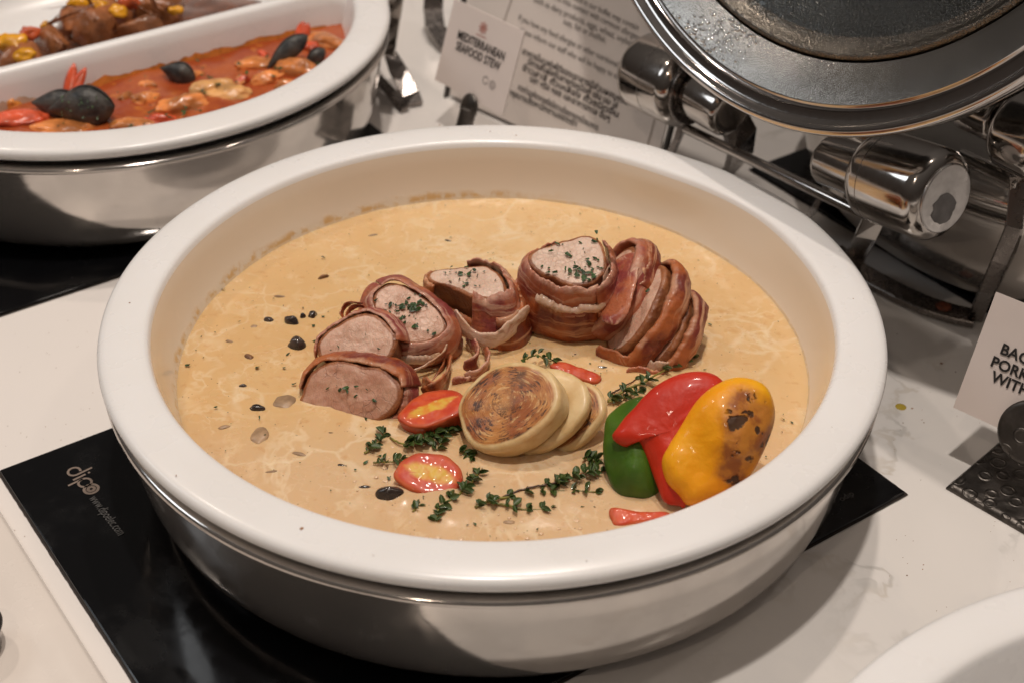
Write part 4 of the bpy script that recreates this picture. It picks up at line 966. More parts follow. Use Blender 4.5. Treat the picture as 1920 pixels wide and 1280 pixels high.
mussel(at(108, 200, ZT + .004), .036, .0115, .0085, RT * .95 - UP * .15, 'smaller brownish mussel tucked under the left end of the large one', 6)
mussel(at(333, 138, ZT + .004), .026, .0085, .0065, RT * .9 - UP * .3, 'small round mussel half sunk beside the divider', 2)
mussel(at(538, 98, ZT + .009), .038, .0072, .0060, RT * .75 + UP * .62, 'slim grey mussel pointing up at the right of the stew', 3)
mussel(at(590, 110, ZT + .004), .020, .0055, .0045, RT * .6 + UP * .6, 'small dark mussel at the right end of the stew', 4)
M_shr = simple('cooked_prawn', (.64, .22, .06), .24, var=.5, nsc=50, bst=.25, coat=.5)
M_tail = simple('prawn_tail', (.60, .085, .03), .25, var=.3, nsc=90, coat=.4)
M_squid = simple('pale_seafood', (.66, .34, .12), .3, var=.3, nsc=70, bst=.4, coat=.3)
def tail(u0, v0, u1, v1, z0, lab, seed):
    p0 = at(u0, v0, z0); d = (RT * (u1 - u0) - UP * (v1 - v0)).normalized(); L = hypot(u1 - u0, v1 - v0) / 2800 * .95
    e = empty('prawn_tail', p0, lab, 'prawn tail')
    for k, sp in enumerate((-.22, .12)):
        dd = (d + RT * sp).normalized(); sd_ = dd.cross(FW).normalized(); vs = []
        n = 10
        for i in range(n):
            f = i / (n - 1); w = .0045 * (sin(pi * (f * .82 + .16)) ** .7); th_ = .0014
            c_ = p0 + dd * (L * f)
            for a in range(8):
                an = 2 * pi * a / 8; vs.append(c_ + sd_ * (w * cos(an)) - FW * (th_ * sin(an) * (1 - f * .6)))
        fs_ = grid_faces(n, 8); fs_.append(tuple(range(8))[::-1]); fs_.append(tuple(range((n - 1) * 8, n * 8)))
        pm('fin', vs, fs_, M_tail, e)
tail(126, 190, 156, 120, ZT, 'red prawn tail standing up behind the large mussel', 1)
tail(562, 75, 578, 38, ZT, 'red prawn tail standing up at the right end of the stew', 2)
PR = [(400, 170, .022, .010, M_squid, 'pale strip of seafood in the middle of the stew', .25), (430, 178, .022, .007, M_squid, 'flat yellowish mussel meat near the front rim', .1),
      (345, 200, .026, .010, M_shr, 'orange prawn lying at the front centre of the stew', .35), (275, 187, .014, .007, M_shr, 'small orange prawn right of the large mussel', .4),
      (560, 135, .024, .012, M_shr, 'large orange prawn near the right front of the stew', -.3), (500, 150, .016, .007, M_shr, 'curled prawn between the slim mussel and the rim', .3),
      (612, 80, .026, .007, M_shr, 'sunken orange prawn at the right end of the stew', -.5), (480, 120, .020, .006, M_shr, 'prawn back just above the stew under the slim mussel', .3),
      (250, 238, .022, .007, M_shr, 'prawn touching the front rim right of the large mussel', .1), (120, 240, .030, .006, M_shr, 'prawn lying along the front rim under the large mussel', 0),
      (40, 225, .026, .007, M_tail, 'red tomato piece at the far left of the stew', .1), (455, 152, .008, .004, M_tail, 'bright red tomato skin shard in the stew', .6),
      (540, 165, .014, .007, M_shr, 'small prawn against the front rim on the right', .2), (15, 200, .012, .008, M_film, 'orange piece at the left edge of the picture', .1), (300, 226, .014, .006, M_tail, 'dark red piece beside the front rim', .2)]
for i, (u_, v_, L, h_, m_, lb, an) in enumerate(PR):
    d = (V((cos(an), sin(an), 0))); blob('seafood_piece', at(u_, v_, ZT), (L * .72, L * .36, h_ * .8), m_, lb, 'seafood', i * 3., 4, .28, 1.3, (d, ZX.cross(d), ZX))
R = random.Random(77)
ZN = ['just right of the large mussel', 'between the large and the round mussel', 'in front of the round mussel', 'right of the round mussel', 'left of the pale yellow mussel meat', 'under the slim mussel tip', 'below the large orange prawn', 'between the slim mussel and the rim', 'beside the small dark mussel']
for i in range(9):
    u_, v_ = 235 + i * 43, 0; v_ = 228 - (u_ - 230) * .30 - R.uniform(0, 55); an = R.uniform(0, 3); d = V((cos(an), sin(an), 0)); L = R.uniform(.008, .018)
    m_ = R.choice((M_shr, M_shr, M_tail, M_squid)); nm_ = {M_shr: 'orange prawn scrap', M_tail: 'red tomato scrap', M_squid: 'pale seafood scrap'}[m_]
    o_ = blob('seafood_piece', at(u_, v_, ZT), (L * .6, L * .32, R.uniform(.002, .004)), m_, nm_ + ' ' + ZN[i], 'seafood', 100 + i * 3., 3, .5, 1.6, (d, ZX.cross(d), ZX))
# chopped herbs on the stew
FV2 = []; FF2 = []; sv, sf = FV, FF
FV, FF = FV2, FF2
R = random.Random(5)
for i in range(90):
    q = at(R.uniform(90, 620), R.uniform(90, 245), ZT + .0045)
    if (q - SC).dot(BX) < DB - .012 and hypot(q.x - SC.x, q.y - SC.y) < .16: flake(q, ZX, R.uniform(.0008, .0022), i)
for (u_, v_) in ((378, 172), (285, 212), (320, 222), (340, 212), (370, 210), (410, 160), (395, 145), (520, 132), (460, 140), (310, 235)):
    for k in range(3): flake(at(u_ + R.uniform(-6, 6), v_ + R.uniform(-4, 4), ZT + .006), ZX, .002, int(u_) + k)
for k in range(30): flake(at(R.uniform(110, 210), R.uniform(180, 225), ZT + .020), (ZX - FW).normalized(), R.uniform(.0005, .0012), 900 + k)
tag(pm('stew_herbs', FV, FF, M_leaf2, smooth=False), 'chopped herbs sprinkled over the red seafood stew', 'herbs', kind='stuff')
FV, FF = sv, sf
# braised meat, rear half
M_beef = simple('braised_meat', (.32, .115, .042), .28, var=.45, nsc=45, bst=.35, bd=.002, coat=.4)
M_ypep = simple('yellow_pepper_cube', (.74, .33, .012), .25, var=.2, nsc=50, coat=.4)
M_rpep = simple('red_pepper_cube', (.55, .10, .03), .25, var=.2, nsc=50, coat=.4)
BF = [(95, 78, .020, .014, 'lump of braised meat at the left of the rear half', 0), (150, 50, .026, .020, 'dark braised meat chunk left of the centre of the rear half', 1), (195, 55, .030, .022, 'large braised meat chunk in the centre of the rear half', 2), (262, 58, .022, .016, 'dark braised meat chunk under the rightmost ones', 3), (300, 30, .026, .022, 'flat sided braised meat chunk at the right end', 4), (175, 18, .024, .020, 'braised meat chunk at the top of the pile', 5), (50, 100, .018, .010, 'low lump of braised meat beside the divider', 6), (250, 18, .024, .018, 'braised meat chunk behind the flat sided one', 7), (20, 105, .018, .010, 'braised meat at the left edge of the picture', 8)]
def chunk(p, r, mat, label, seed):
    q_ = random.Random(seed); bm = bmesh.new()
    for _ in range(13):
        d = V((q_.gauss(0, 1), q_.gauss(0, 1), q_.gauss(0, 1))).normalized(); bm.verts.new((d.x * r[0], d.y * r[1], d.z * r[2]))
    bmesh.ops.convex_hull(bm, input=bm.verts[:]); bmesh.ops.delete(bm, geom=[v for v in bm.verts if not v.link_faces], context='VERTS')
    bmesh.ops.bevel(bm, geom=bm.edges[:], offset=min(r) * .16, segments=2, affect='EDGES', profile=.6)
    bmesh.ops.triangulate(bm, faces=bm.faces[:]); bmesh.ops.subdivide_edges(bm, edges=bm.edges[:], cuts=1)
    rot = Matrix.Rotation(q_.uniform(0, 6), 3, 'Z') @ Matrix.Rotation(q_.uniform(-.6, .6), 3, 'X')
    for v in bm.verts:
        w = v.co * (1 + .10 * noise.noise(v.co * 140 + V((seed, 0, 0)))); v.co = rot @ w + V(p)
    me = bpy.data.meshes.new('braised_meat_chunk'); bm.to_mesh(me); bm.free(); me.polygons.foreach_set('use_smooth', [True] * len(me.polygons))
    return tag(link('braised_meat_chunk', me, None, mat), label, 'meat chunk')
for u_, v_, L, h_, lb, i in BF: chunk(at(u_, v_, .070), (L * .95, L * .62, h_ * .95), M_beef, lb, 100 + i)
YB = [(25, 82, .018, M_ypep, 'big yellow pepper piece at the left edge of the rear half'), (48, 104, .012, M_ypep, 'smaller yellow pepper piece beside the divider'), (85, 48, .006, M_ypep, 'little upright yellow pepper strip'), (150, 12, .016, M_ypep, 'yellow pepper strip on top of the meat'), (185, 14, .012, M_ypep, 'yellow pepper piece right of the strip'), (222, 22, .011, M_ypep, 'yellow pepper piece on the central chunk'), (240, 4, .014, M_rpep, 'red pepper piece on top of the pile'), (55, 62, .012, M_rpep, 'orange red pepper piece above the yellow one'), (330, 20, .008, M_ypep, 'sliver of yellow pepper at the right end')]
for i, (u_, v_, L, m_, lb) in enumerate(YB):
    blob('pepper_cube', at(u_, v_, .083 if v_ < 30 else .076), (L * .6, L * .45, L * .4), m_, lb, 'pepper piece', i * 7.7, 3, .5, 1.3)
# ------------------------------------------------------------------ lid on its hinge, upper right
K_ = 1.075
LC = CAM + (V((.17162, .10897, .35697)) - CAM) * K_; LR = .2 * K_; ta = .285
LN = (-AX * cos(ta) + ZX * sin(ta)); LU = (AX * sin(ta) + ZX * cos(ta))
M_lid = steel('lid_rim_steel', (.50, .47, .45), .10, False, .1)
def wet(name, base, rough, metal, sc, st, dark=None):
    t = NT(name); co = t.coord(); w = t.warp(co, 200, .0015)
    v = t.voro(sc, w); v2 = t.voro(sc * 2.2, w); h = t.math('SUBTRACT', 0., t.math('ADD', t.map(v, 0, .6), t.math('MULTIPLY', t.map(v2, 0, .6), .5)))
    t.p(base=t.mix(t.map(t.noise(30), .3, .7), base, tuple(c * .75 for c in base)), rough=rough, metal=metal, coat=.0, normal=t.bump(h, st, .0007)); return t.m
M_fog = wet('misted_steel', (.42, .40, .37), .27, 1, 1100, .13)
M_lens = wet('misted_dark_glass', (.10, .102, .098), .25, 1, 700, .5)
M_bead = wet('beaded_inner_ring', (.22, .195, .165), .25, 1, 700, .5)
lid = empty('pan_lid', LC - LU * LR, 'round steel and glass lid standing open above the hinge, its underside misted with drops', 'lid')
def ll(name, prof, mat, n=200): return lathe(name, prof, LC, mat, lid, n, X=BX, Y=LU, Z=LN)
ll('outer_rim', [(LR - .010, -.022), (LR - .004, -.020), (LR - .001, -.016), (LR, -.008), (LR + .0006, -.002), (LR - .0006, .0010), (LR - .0030, .0016), (LR - .0050, .0004), (LR - .0062, -.0020), (LR - .0085, -.0030), (LR - .0125, -.0032)], M_lid)
ll('seal_groove', [(LR - .0125, -.0032), (LR - .0135, -.0050), (LR - .0150, -.0052), (LR - .0165, -.0040)], M_lid)
ll('misted_band', [(LR - .0165, -.0040), (LR - .022, -.0062), (LR - .030, -.0100), (LR - .0385, -.0145)], M_fog)
RI = .816 * LR
ll('inner_ring', [(LR - .0385, -.0145), (LR - .0395, -.0200), (RI + .0005, -.0225), (RI + .0002, -.0160), (RI - .0008, -.0138), (RI - .0026, -.0130), (RI - .0046, -.0142), (RI - .0056, -.0165), (RI - .0085, -.0190), (RI - .0125, -.0200)], M_bead)
ll('window', [(RI - .0125, -.0200), (RI - .02, -.0225), (.13, -.034), (.09, -.043), (.05, -.048), (.0, -.050)], M_lens)
# drops of water clinging to the misted band
vs = []; fs = []
def dropn(p, n, r, m=9):
    X = n.orthogonal().normalized(); Y = n.cross(X); o = len(vs); vs.append(p + n * r * .6)
    for (rr, hh) in ((.55, .5), (.9, .28), (1, -.1)):
        for j in range(m): a = 2 * pi * j / m; vs.append(p + X * (r * rr * cos(a)) + Y * (r * rr * sin(a)) + n * (r * hh))
    for j in range(m):
        k = (j + 1) % m; fs.append((o, o + 1 + j, o + 1 + k))
        for q in (0, 1): fs.append((o + 1 + q * m + j, o + 1 + q * m + m + j, o + 1 + q * m + m + k, o + 1 + q * m + k))
R = random.Random(17)
def on_band(u_, v_):
    q = onp(u_, v_, LC - LN * .009, LN); r = (q - LC); r -= LN * r.dot(LN); rr = r.length
    if not (LR - .038 < rr < LR - .017): return None
    f = (LR - .0165 - rr) / .022; return LC + r + LN * (-.0040 - .0105 * f)
for i in range(420):
    u_, v_ = R.gauss(1345, 38), R.gauss(62, 26); q = on_band(u_, v_)
    if q: dropn(q, LN, R.uniform(.0004, .0014))
for i in range(500):
    u_, v_ = R.uniform(1240, 1560), R.uniform(0, 200); q = on_band(u_, v_)
    if q: dropn(q, LN, R.uniform(.00025, .0006))
for p_ in ((1322, 98), (1330, 102), (1312, 104)):
    q = on_band(*p_)
    if q: dropn(q, LN, .0020)
M_water = NT('water_drop').p(base=(.75, .74, .72), metal=1.0, rough=.06).m
o = pm('water_drops', vs, fs, M_water, lid); o['kind'] = 'stuff'
# ------------------------------------------------------------------ hinge stand of the main dish
AH = .235
st = empty('hinge_stand', W3(AH, .03, 0), 'polished steel hinge stand behind the pork dish carrying the open lid', 'hinge stand', 'steel hinge stands')
def cyl(name, p0, p1, r, parent, mat=None, rnd_=.004, cap=None, n=48):
    p0, p1 = V(p0), V(p1); Z = (p1 - p0).normalized(); X = Z.orthogonal().normalized(); Y = Z.cross(X); L = (p1 - p0).length
    prof = [(.0001, 0), (r * .55, 0), (r - rnd_, 0)]
    for a in (20, 45, 70, 90): prof.append((r - rnd_ + rnd_ * sin(radians(a)), rnd_ * (1 - cos(radians(a)))))
    for a in (0, 20, 45, 70, 90): prof.append((r - rnd_ + rnd_ * cos(radians(a)), L - rnd_ + rnd_ * sin(radians(a))))
    prof += [(r * .55, L), (.0001, L)]
    return lathe(name, prof, p0, mat or M_chrome, parent, n, X=X, Y=Y, Z=Z)
# right pair: the small tube then the big knob
a1p, a2p = ata(1548, 298, AH), ata(1625, 325, AH); cyl('hinge_tube', a1p, a2p + (a2p - a1p) * .3, .0150, st)
k0, k1 = ata(1632, 322, AH), ata(1772, 372, AH - .0)
cyl('hinge_knob', k0, k1, .0262, st, rnd_=.009)
kd = (k1 - k0).normalized()
M_worn = steel('worn_end_cap', (.62, .60, .59), .34, False, .5); M_worn2 = simple('worn_grey_patch', (.20, .19, .19), .5, var=.3)
cyl('end_cap', k1 - kd * .001, k1 + kd * .0012, .0195, st, M_worn, rnd_=.001)
# worn patch on the cap
X_ = kd.orthogonal().normalized(); X_ = (UP - kd * UP.dot(kd)).normalized(); Y_ = kd.cross(X_); pc = k1 + kd * .0014 - X_ * .0055
vs = [pc + X_ * (.0088 * (1 + .22 * noise.noise(V((cos(a) * 2, sin(a) * 2, 5)))) * cos(a)) + Y_ * (.0092 * (1 + .2 * noise.noise(V((cos(a) * 3, sin(a) * 3, 9)))) * sin(a)) for a in [2 * pi * i / 40 for i in range(40)]]
pm('worn_patch', vs, [tuple(range(40))], M_worn2, st, smooth=False)
cyl('seam_ring', k0 + kd * .0125, k0 + kd * .0131, .0263, st, M_dark, rnd_=.0001)
# left pair
j0, j1 = ata(1204, 128, AH), ata(1300, 172, AH); cyl('hinge_knob', j0, j1, .0262, st, rnd_=.009)
jd = (j1 - j0).normalized(); cyl('seam_ring', j0 + jd * .026, j0 + jd * .0266, .0263, st, M_dark, rnd_=.0001)
cyl('seam_ring', j1 + jd * .0003, j1 + jd * .0028, .0215, st, M_dark, rnd_=.001)
cyl('hinge_tube', j1 + jd * .002, ata(1372, 212, AH), .0165, st)
# rod and legs
r0, r1 = ata(1284, 240, AH), ata(1640, 412, AH); cyl('cross_rod', r0, r1, .0034, st, rnd_=.001, n=20)
def leg(path, w, t_, side, par, mat=None): return band('leg', path, side, w, t_, mat or M_chrome, par)
leg([ata(1290, 200, AH), ata(1276, 250, AH + .002), ata(1252, 300, AH + .006), at(1226, 340, .002)], .013, .0045, AX * .8 + BX * .5, st, M_dark)
leg([ata(1375, 225, AH + .02), ata(1392, 262, AH + .03), at(1385, 300, .03), at(1350, 340, .0)], .024, .0045, AX * .9 + BX * .2, st, M_dark)
leg([ata(1645, 398, AH), ata(1625, 440, AH + .002), at(1606, 478, .016), at(1592, 500, .003)], .0125, .0050, AX * .6 - BX * .8, st)
# foot: flat curved band on the worktop
fo = [(1560, 470), (1600, 503), (1640, 527), (1690, 553), (1740, 575), (1790, 590), (1828, 598)]
pf = [at(x, y, .003) for x, y in fo]
band('foot', pf, AX, .0165, .0045, M_dark, st)
blob('rusty_bolt', at(1769, 575, .0055), (.0052, .0052, .0012), simple('rust', (.16, .04, .015), .45, var=.5, nsc=300), None, None, 3., 2, .2, parent=st)
band('riser', [at(1828, 598, .002), ata(1850, 545, .285), ata(1874, 490, .28), ata(1902, 425, .28), ata(1910, 330, .285)], -FW * .5 + RT * .8, .009, .0035, M_dark, st)
# back leg seen between rod and plate
band('leg', [ata(1560, 330, AH + .05), ata(1535, 380, AH + .05), at(1515, 405, .01)], AX * .7 + BX * .4, .011, .004, M_dark, st)
# ------------------------------------------------------------------ neighbouring pan and its hinge, right edge
NC = V((.405, .275, 0))
pan_n = pan(NC, 'covered steel pan behind the hinge stand at the right edge')
lathe('domed_cover', [(.1985, .0800), (.2005, .083), (.2005, .088), (.197, .094), (.190, .104), (.175, .118), (.150, .132), (.11, .144), (.06, .150), (.0001, .152)], NC, M_steel, pan_n, 160)
blob('pan_screw', at(1880, 385, .03) , (.006, .006, .006), M_dark, None, None, 1., 2, .1, parent=pan_n)
s2 = empty('hinge_stand', at(1890, 420, 0), 'second steel hinge stand cut by the right edge of the picture', 'hinge stand', 'steel hinge stands')
AB = .285
cyl('hinge_tube', ata(1812, 195, AB), ata(1880, 225, AB), .0140, s2)
cyl('hinge_knob', ata(1892, 235, AB), ata(1990, 275, AB), .0235, s2, rnd_=.008)
cyl('cross_rod', ata(1800, 292, AB), ata(1912, 345, AB), .0042, s2, rnd_=.001, n=20)
leg([ata(1912, 330, AB), ata(1910, 400, AB), ata(1900, 436, AB), ata(1888, 470, AB + .0)], .011, .004, AX * .6 - BX * .8, s2)
# ------------------------------------------------------------------ cards and notice
def card_mat(name, base):
    return simple(name, base, .35, var=.03, nsc=12, bst=.02, coat=.25)
M_card = card_mat('glossy_card', (.78, .68, .63)); M_paper = card_mat('notice_sheet', (.76, .69, .64))
def card_quad(name, pts, th, mat, parent):
    """thin sheet from four corners, bevel-free but with real thickness"""
    n = (pts[1] - pts[0]).cross(pts[3] - pts[0]).normalized(); 
    if n.dot(CAM - pts[0]) < 0: n = -n
    vs = list(pts) + [p - n * th for p in pts]
    return pm(name, vs, [(0, 1, 2, 3), (7, 6, 5, 4), (0, 4, 5, 1), (1, 5, 6, 2), (2, 6, 7, 3), (3, 7, 4, 0)], mat, parent, smooth=False), n
# right card
P0 = at(1787, 763, .036)
lean = radians(20); cw = -(BX * cos(.10) - AX * sin(.10)); cup = (ZX * cos(lean) + (cw.cross(ZX) * -1) * -sin(lean)).normalized()
def pxdir(P, d):
    q = P + d * .01
    def pr(p): r = p - CAM; z = r.dot(FW); return (960 + FPX * r.dot(RT) / z, 640 - FPX * r.dot(UP) / z)
    a, b = pr(P), pr(q); return (b[0] - a[0], b[1] - a[1])
def solve_dir(P, slope_target, base, other):
    """tilt angle in the plane (base, other) whose picture slope dx/dy matches"""
    best = None
    for i in range(-60, 61):
        t_ = radians(i); d = base * cos(t_) + other * sin(t_); x, y = pxdir(P, d)
        e_ = abs(atan2(x, -y) - slope_target)
        if best is None or e_ < best[0]: best = (e_, t_, d)
    return best
bx = solve_dir(P0, atan2(1, -.452), -BX, AX); CW = bx[2].normalized()      # text runs this way
nrm_h = CW.cross(ZX)
b2 = solve_dir(P0, atan2(81, 215), ZX, nrm_h if nrm_h.dot(AX) > 0 else -nrm_h); CU = b2[2].normalized()
rc = empty('menu_card', P0, 'white card lettered BAC, PORK, WITH, at the right edge, upright in a hammered metal holder', 'menu card', 'printed dish name cards in metal holders')
def along(P, d, u_target=None, v_target=None):
    """distance along d until the picture row/column is reached"""
    lo_, hi_ = 0., .3
    for _ in range(40):
        m_ = (lo_ + hi_) / 2; r = P + d * m_ - CAM; z = r.dot(FW); u_, v_ = 960 + FPX * r.dot(RT) / z, 640 - FPX * r.dot(UP) / z
        if (v_target is not None and v_ > v_target) or (u_target is not None and u_ < u_target): lo_ = m_
        else: hi_ = m_
    return (lo_ + hi_) / 2
H1 = along(P0, CU, v_target=548); Wc = .092
cp = [P0, P0 + CW * Wc, P0 + CW * Wc + CU * H1, P0 + CU * H1]
_, cnm = card_quad('sheet', cp, .0012, M_card, rc)
def on_card(u_, v_, P, n): return onp(u_, v_, P + n * .0003, n)
TS = (on_card(1884, 672, P0, cnm) - on_card(1897, 633, P0, cnm)).length
for s_, (u_, v_) in (('BACON WRAPPED', (1874, 661)), ('PORK', (1856, 684)), ('WITH CREAM', (1857, 712)), ('SAUCE', (1910, 766))):
    text('lettering', s_, .0080, on_card(u_, v_, P0, cnm), CW, CU, M_ink, rc, weight=.00022)
# holder: hammered base plate and upright disc
M_ham = NT('hammered_pewter'); _co = M_ham.coord()
_v = M_ham.voro(85, _co, rnd_=.55); _h = M_ham.math('ADD', M_ham.math('MULTIPLY', M_ham.math('SUBTRACT', M_ham.map(_v, .26, .33), M_ham.map(_v, .33, .40)), .5), M_ham.math('MULTIPLY', M_ham.noise(110, det=3), .6)); _h = M_ham.math('ADD', _h, M_ham.math('MULTIPLY', M_ham.noise(500, det=4), .15))
M_ham.p(base=M_ham.mix(M_ham.map(M_ham.noise(60, det=4), .35, .65), (.10, .09, .082), (.17, .152, .138)), metal=1, rough=.44, normal=M_ham.bump(_h, .8, .0012)); M_ham = M_ham.m
def hammered_plate(name, quad, th, parent, seed=0, nx=46):
    """plate with dimples pressed in: quad = 4 ground corners"""
    vs = []; R = random.Random(seed); dim = []
    for i in range(7):
        for j in range(7): dim.append(((i + .5 + .28 * R.uniform(-1, 1) + (.5 if j % 2 else 0)) / 7, (j + .5 + .2 * R.uniform(-1, 1)) / 7))
    L = (quad[1] - quad[0]).length
    for j in range(nx + 1):
        for i in range(nx + 1):
            u_, v_ = i / nx, j / nx; p = quad[0] * (1 - u_) * (1 - v_) + quad[1] * u_ * (1 - v_) + quad[2] * u_ * v_ + quad[3] * (1 - u_) * v_
            h = th
            for (dx, dy) in dim:
                r = hypot(u_ - dx, v_ - dy) * L
                if r < .007: h += .0004 * (exp(-((r - .0042) / .0009) ** 2)) - .0006 * exp(-(r / .0032) ** 2)
            e_ = min(u_, v_, 1 - u_, 1 - v_) * L; h -= .0022 * max(0, 1 - e_ / .0022) ** 2
            vs.append(p + ZX * h)
    fs = grid_faces(nx + 1, nx + 1, False); o = len(vs)
    per = [i for i in range(nx + 1)] + [(nx + 1) * j + nx for j in range(1, nx + 1)] + [(nx + 1) * nx + i for i in range(nx - 1, -1, -1)] + [(nx + 1) * j for j in range(nx - 1, 0, -1)]
    for i in per: q = V(vs[i]); vs.append(V((q.x, q.y, .0002)))
    n_ = len(per)
    for k in range(n_): fs.append((per[k], o + k, o + (k + 1) % n_, per[(k + 1) % n_]))
    return pm(name, vs, fs, M_ham, parent)
h0 = at(1775, 908, .003)
hr = empty('card_holder', h0, 'hammered dark metal card holder on the worktop at the right edge', 'card holder', 'hammered metal card holders')
e1 = (at(1920, 992, .003) - h0).normalized(); e2 = (at(1885, 815, .003) - h0).normalized()
h0g = V((h0.x, h0.y, 0)); hammered_plate('base_plate', [h0g, h0g + e1 * .085, h0g + e1 * .085 + e2 * .080, h0g + e2 * .080], .0035, hr, 3)
def disc_holder(u_, v_, P, n, r, parent, off):
    c = onp(u_, v_, P + n * off, n); X = CW; Y = CU
    lathe('upright_disc', [(.0001, .0022), (r * .3, .0023), (r * .6, .0016), (r * .85, .0018), (r - .0012, .0016), (r, .0006), (r, -.0006), (r - .001, -.0016), (.0001, -.0016)], c, M_ham, parent, 48, X=X, Y=X.cross(n).normalized(), Z=n)
    return c
disc_holder(1934, 812, P0, cnm, .0175, hr, .0026)
# small seafood card, back left
Q0 = at(815, 150, .040)
bq = solve_dir(Q0, atan2(1, -.52), -BX, AX); QW = bq[2].normalized(); nh = QW.cross(ZX); nh = nh if nh.dot(AX) > 0 else -nh
bq2 = solve_dir(Q0, atan2(36, 150), ZX, nh); QU = bq2[2].normalized()
H2 = along(Q0, QU, v_target=-2); W2 = along(Q0, QW, u_target=942)
lc = empty('menu_card', Q0, 'white card lettered MEDITERRANEAN SEAFOOD STEW, behind the pork dish', 'menu card', 'printed dish name cards in metal holders')
_, qn = card_quad('sheet', [Q0, Q0 + QW * W2, Q0 + QW * W2 + QU * H2, Q0 + QU * H2], .0012, M_card, lc)
tw = (on_card(945, 112, Q0, qn) - on_card(858, 67, Q0, qn)).length
t1 = text('lettering', 'MEDITERRANEAN', .0085, on_card(857, 71, Q0, qn), QW, QU, M_ink, lc, weight=.00016)
def fit_width(o, P, X, w):
    xs = [(v.co - P).dot(X) for v in o.data.vertices]; k = w / (max(xs) - min(0, min(xs)))
    for v in o.data.vertices: d = (v.co - P).dot(X); v.co += X * (d * (k - 1))
fit_width(t1, on_card(857, 71, Q0, qn), QW, tw)
t2 = text('lettering', 'SEAFOOD STEW', .0085, on_card(854, 92, Q0, qn), QW, QU, M_ink, lc, weight=.00016)
fit_width(t2, on_card(854, 92, Q0, qn), QW, (on_card(936, 134, Q0, qn) - on_card(854, 92, Q0, qn)).length)
# small red emblem and two ring icons
ec = on_card(906, 53, Q0, qn)
sp_ = []
for k in range(8):
    a = 2 * pi * k / 8; d = QW * cos(a) + QU * sin(a); pp = QW * -sin(a) + QU * cos(a)
    sp_.append(([ec + d * .0012 - pp * .0004, ec + d * .0042 - pp * .0008, ec + d * .0042 + pp * .0008, ec + d * .0012 + pp * .0004], [(0, 1, 2, 3)]))
sp_.append(arc_strip(ec, .0010, .0010, 0, 2 * pi, QW, QU)); sp_.append(([ec - QW * .0055 - QU * .0062, ec + QW * .0055 - QU * .0062, ec + QW * .0055 - QU * .0056, ec - QW * .0055 - QU * .0056], [(0, 1, 2, 3)]))
strips('emblem', sp_, M_inkred, lc)
strips('allergen_icon', [arc_strip(on_card(910, 151, Q0, qn), .0026, .0005, .4, 2 * pi, QW, QU), arc_strip(on_card(923, 160, Q0, qn), .0028, .0005, 0, 2 * pi, QW, QU), arc_strip(on_card(923, 160, Q0, qn), .0012, .0004, 0, 2 * pi, QW, QU)], M_inkgrey, lc)
hl = empty('card_holder', at(885, 232, 0), 'dark metal card holder under the seafood stew card, behind the rim', 'card holder', 'hammered metal card holders')
cc = onp(879, 203, Q0 + qn * .0026, qn); rr_ = .0085
lathe('upright_disc', [(.0001, .0020), (rr_ * .8, .0018), (rr_, .0006), (rr_, -.0006), (.0001, -.0014)], cc, M_ham, hl, 40, X=QW, Y=QU * 1.25, Z=qn)
cyl('neck', cc, cc - QU * .020, .0060, hl, M_ham, rnd_=.001, n=20)
gq = V((cc.x, cc.y, 0)) + qn * .002 - QU * 0
gb = V((gq.x, gq.y, 0)); hammered_plate('base_plate', [gb - QW * .03 - nh * .055, gb + QW * .03 - nh * .055, gb + QW * .03 + nh * .01, gb - QW * .03 + nh * .01], .0035, hl, 8, 30)
band('back_arm', [cc - QU * .018, gb + ZX * .004], QW, .010, .003, M_ham, hl)
# big allergen notice in a clear stand
N0 = at(1226, 365, .0)
bn = solve_dir(N0, atan2(-1, .46), BX, AX); NW = -bn[2].normalized(); nn = NW.cross(ZX); nn = nn if nn.dot(AX) > 0 else -nn
bn2 = solve_dir(at(1226, 365, 0), atan2(16, 66), ZX, nn); NU = bn2[2].normalized()
WN = .205; HN = .34
nt = empty('notice_stand', N0, 'large printed allergen notice in a clear stand behind the pork dish', 'notice')
def on_n(s, t_, o=0.0): return N0 - NW * s + NU * t_ + NN * o
NN = (-NW).cross(NU).normalized(); NN = NN if NN.dot(CAM - N0) > 0 else -NN
card_quad('sheet', [on_n(.004, .004), on_n(WN, .004), on_n(WN, HN), on_n(.004, HN)], .0010, M_paper, nt)
M_acr = NT('clear_acrylic').p(base=(.95, .95, .94), rough=.05, trans=1.0, ior=1.45).m
M_edge = simple('acrylic_edge', (.07, .065, .06), .2)
for (x0, x1, y0, y1) in ((-.0012, .0012, 0, HN), (WN - .0012 + .004, WN + .0012 + .004, 0, HN)):
    card_quad('side_edge', [on_n(x0, y0, .001), on_n(x1, y0, .001), on_n(x1, y1, .001), on_n(x0, y1, .001)], .004, M_edge, nt)
M_line = simple('fine_grey_line', (.30, .25, .22), .5)
def np_(u_, v_): return onp(u_, v_, N0 + NN * .0006, NN)
def nline(ua, va, ub, vb, w=.0004, mat=None):
    a, b = np_(ua, va), np_(ub, vb); d = (b - a).normalized(); s_ = NN.cross(d) * w
    pm('ruled_border', [a - s_, b - s_, b + s_, a + s_], [(0, 1, 2, 3)], mat or M_line, nt, smooth=False)
nline(962, -10, 944, 42); nline(1234, 196, 1214, 272)
